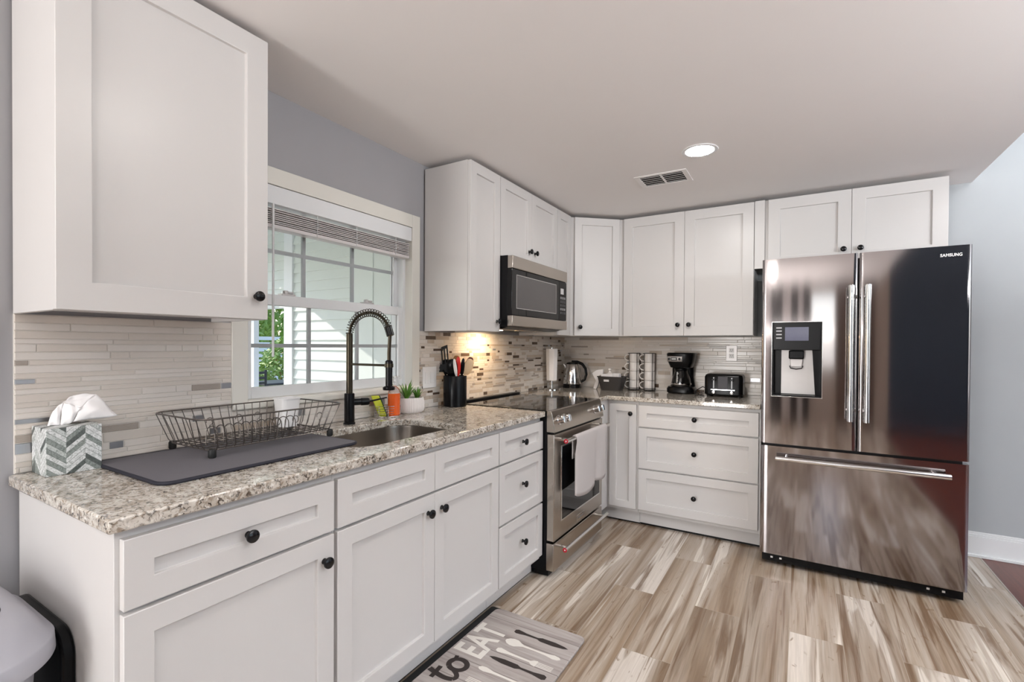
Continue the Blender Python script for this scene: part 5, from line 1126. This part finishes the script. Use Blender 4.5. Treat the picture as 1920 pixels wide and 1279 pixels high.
# ------------------------------------------------------------------ outside the window
def outside():
    m = MB(); m.box(-9.0, -0.17, -8.0, 6.0, -0.15, -0.05); struct(m.build('ground_patio', M['deck']))
    m = MB(); m.box(-30, -9.0, -20, 20, -0.20, -0.06); struct(m.build('ground_lawn', M['lawn']))
    # neighbouring wing with lap siding, facing the window
    Y = -0.90; F = BACK(Y); m = MB(); z = -0.25; xa, xb = -2.62, -1.72
    while z < 2.55:
        m.add([F(xa, 0.018, z), F(xb, 0.018, z), F(xb, 0.0, z + 0.098), F(xa, 0.0, z + 0.098), F(xa, 0.0, z), F(xb, 0.0, z)], [(0, 1, 2, 3), (4, 5, 1, 0)]); z += 0.098
    m.fbox(F, xa, xb, -0.1, -0.002, -0.25, 2.55); z = 1.66
    while z < 2.55:
        m.add([F(-7.0, 0.018, z), F(xa, 0.018, z), F(xa, 0.0, z + 0.098), F(-7.0, 0.0, z + 0.098), F(-7.0, 0.0, z), F(xa, 0.0, z)], [(0, 1, 2, 3), (4, 5, 1, 0)]); z += 0.098
    m.fbox(F, -7.0, xa, -0.1, -0.002, 1.66, 2.55)
    struct(m.build('wall_porch_siding', M['siding'], angle=10))
    m = MB(); m.fbox(F, xb, -0.16, -0.1, 0.016, -0.25, 2.55); m.fbox(F, -1.48, -1.465, 0.016, 0.022, -0.25, 2.55); struct(m.build('wall_porch_panel', M['siding']))
    m = MB(); m.fbox(F, -2.76, -2.62, -0.12, 0.03, -0.25, 2.5); struct(m.build('trim_1', M['postw'], bevel=0.004))
    m = MB(); m.box(-3.6, -0.16, -6.0, 0.5, 2.50, 2.58); m.box(-3.62, -3.45, -6.0, 0.5, 2.28, 2.50); m.box(-3.5, -0.16, -1.75, -1.66, 2.42, 2.50); struct(m.build('roof_porch', M['soffit']))
    for i, (x, y, w) in enumerate(((-3.52, -1.10, 0.05), (-3.52, -0.78, 0.03), (-3.52, -2.55, 0.05))):
        m = MB(); m.box(-w, w, -w, w, 0, 2.33); o = m.build('porch_post', M['postw'], bevel=0.004, local=True); o.location = (x, y, -0.05)
        tag(o, ['stout white porch post seen at the left edge of the window', 'thin white porch post left of the siding seen through the window', 'white porch post hidden behind the big wall cabinet'][i], 'post')
    m = MB(); m.lathe([(0.06, 0), (0.06, 0.02), (0.09, 0.06), (0.07, 0.13), (0.0005, 0.15)], (0, 0, -0.15), (0, 0, 1), 20); o = m.build('porch_lamp', M['silverp'], local=True); o.location = (-1.9, -1.45, 2.50); tag(o, 'grey lamp under the porch ceiling seen through the upper sash', 'lamp')
    # shrubs, chair and table in the garden
    def shrub(c, r, h, n, seed, lab):
        rd = random.Random(seed); t = thing('garden_shrub', lab, 'shrub', c, 'garden shrubs beyond the porch'); m = MB(); ls = 0.055 * r + 0.025; n = n * 3
        for i in range(n):
            a = rd.uniform(0, 2 * PI); q = math.acos(rd.uniform(-0.6, 1)); k = rd.uniform(0.75, 1.0)
            p = Vector((r * k * math.sin(q) * math.cos(a), r * k * math.sin(q) * math.sin(a), h * 0.5 + h * 0.5 * k * math.cos(q)))
            u = Vector((rd.gauss(0, 1), rd.gauss(0, 1), rd.gauss(0, 1))).normalized(); v = u.orthogonal().normalized()
            m.add([p - u * ls, p + v * ls * 0.45, p + u * ls, p - v * ls * 0.45], [(0, 1, 2, 3)])
        m.build('foliage', M['shrub'], t, local=True)
        m = MB()
        for i in range(5): a = i * 1.3; m.tube([(0.05 * math.cos(a), 0.05 * math.sin(a), 0), (r * 0.5 * math.cos(a), r * 0.5 * math.sin(a), h * 0.7)], 0.02, 6)
        m.build('stem', M['oak'], t, local=True)
    shrub((-7.0, 2.1, -0.05), 0.62, 1.5, 700, 1, 'bright shrub seen just left of the siding through the window')
    shrub((-12.0, 3.6, -0.06), 1.2, 3.2, 1100, 2, 'tall shrub at the back seen through the window')
    shrub((-6.6, 0.75, -0.05), 0.45, 1.05, 700, 3, 'low round shrub behind the patio chair')
    shrub((-15.5, 7.2, -0.06), 2.2, 5.2, 1300, 4, 'leafy tree-sized shrub farthest from the window')
    t = thing('patio_chair', 'dark metal patio chair with slatted back seen through the lower sash', 'chair', (-4.55, -0.10, -0.05))
    dk = mat('dark_patio_metal', (0.05, 0.052, 0.056), 0.4, metal=0.4, vary=0.1)
    for x in (-0.25, 0.25):
        for y in (-0.25, 0.25): m = MB(); m.cyl((x, y, 0), (x, y, 0.44 if x > 0 else 0.95), 0.018, 8); m.build('leg', dk, t, local=True)
    m = MB(); m.box(-0.27, 0.27, -0.27, 0.27, 0.42, 0.455); m.build('seat', dk, t, local=True, bevel=0.008)
    m = MB()
    for i in range(6): m.box(-0.262, -0.238, -0.25, 0.25, 0.52 + i * 0.075, 0.555 + i * 0.075)
    m.build('backrest', dk, t, local=True)
    for y in (-0.26, 0.26): m = MB(); m.box(-0.26, 0.25, y - 0.02, y + 0.02, 0.62, 0.645); m.build('armrest', dk, t, local=True)
    t = thing('patio_table', 'dark patio table beside the patio chair', 'table', (-5.35, 0.62, -0.05))
    m = MB(); m.box(-0.34, 0.34, -0.34, 0.34, 0.70, 0.73); m.build('table_top', dk, t, local=True, bevel=0.006)
    for x in (-0.25, 0.25):
        for y in (-0.25, 0.25): m = MB(); m.cyl((x, y, 0), (x, y, 0.705), 0.018, 8); m.build('leg', dk, t, local=True)
    for k in range(7):
        pass
    t = thing('garden_fence', 'white horizontal-slat garden fence beyond the patio', 'fence', (-8.6, 2.2, -0.05))
    m = MB()
    for i in range(11): m.box(-0.015, 0.015, -3.0, 3.0, 0.12 + i * 0.13, 0.20 + i * 0.13)
    m.build('slat_panel', M['postw'], t, local=True)
    for y in (-2.9, -1.4, 0, 1.4, 2.9): m = MB(); m.box(-0.05, 0.02, y - 0.05, y + 0.05, 0, 1.6); m.build('fence_post', M['postw'], t, local=True)
outside()

# ------------------------------------------------------------------ unseen far side of the room; curtains and window added for fridge reflections
def behind():
    w = bpy.data.objects.new('reflection_window', None); COL.objects.link(w); w.location = (2.21, YS, 1.5); struct(w)  # window added for the pale patch in the fridge reflection
    m = MB()
    for a in ((1.98, 2.01, 0.95, 2.15), (2.41, 2.44, 0.95, 2.15), (2.01, 2.41, 0.95, 1.0), (2.01, 2.41, 2.10, 2.15), (2.01, 2.41, 1.53, 1.57)): m.box(a[0], a[1], YS - 0.06, YS + 0.01, a[2], a[3])
    m.build('window_frame', M['vinyl'], w)
    def curtain(x0, x1, mt, lab):
        m = MB(); vs = []; n = 40
        for z in (0.05, 2.27):
            for i in range(n + 1):
                f = i / n; vs.append((x0 + (x1 - x0) * f, YS + 0.06 + 0.02 * math.sin(f * (x1 - x0) * 60), z))
        m.add(vs, [(i, i + 1, n + 2 + i, n + 1 + i) for i in range(n)]); o = m.build('curtain', mt, angle=80); s = o.modifiers.new('thick', 'SOLIDIFY'); s.thickness = 0.004  # curtain added for the fridge front to mirror
        tag(o, lab, 'curtain')
    curtain(1.06, 1.24, M['reflection_curtain_l'], 'pale panel of curtains added for the fridge reflection, next to the fill lamp frame')
    curtain(1.25, 1.46, M['reflection_curtain_d'], 'wide dark panel of curtains added for the fridge reflection, between two pale panels')
    curtain(1.47, 1.62, M['reflection_curtain_l'], 'medium pale panel of curtains added for the fridge reflection, between two dark panels')
    curtain(1.63, 1.75, M['reflection_curtain_d'], 'narrow dark panel of curtains added for the fridge reflection, between two pale panels')
    curtain(1.76, 1.85, M['reflection_curtain_l'], 'narrow pale panel of curtains added for the fridge reflection, nearest the added window')
    curtain(1.86, 1.97, M['reflection_curtain_d'], 'dark panel of curtains added for the fridge reflection, touching the added window frame')
    w = bpy.data.objects.new('window_3', None); COL.objects.link(w); w.location = (XR, -3.6, 1.5); struct(w)
    m = MB()
    for a in ((-4.95, -4.88, 0.7, 2.45), (-2.32, -2.25, 0.7, 2.45), (-3.64, -3.56, 0.7, 2.45), (-4.88, -2.32, 0.7, 0.77), (-4.88, -2.32, 2.38, 2.45)): m.box(XR - 0.01, XR + 0.06, a[0], a[1], a[2], a[3])
    m.build('window_frame', M['vinyl'], w)
behind()
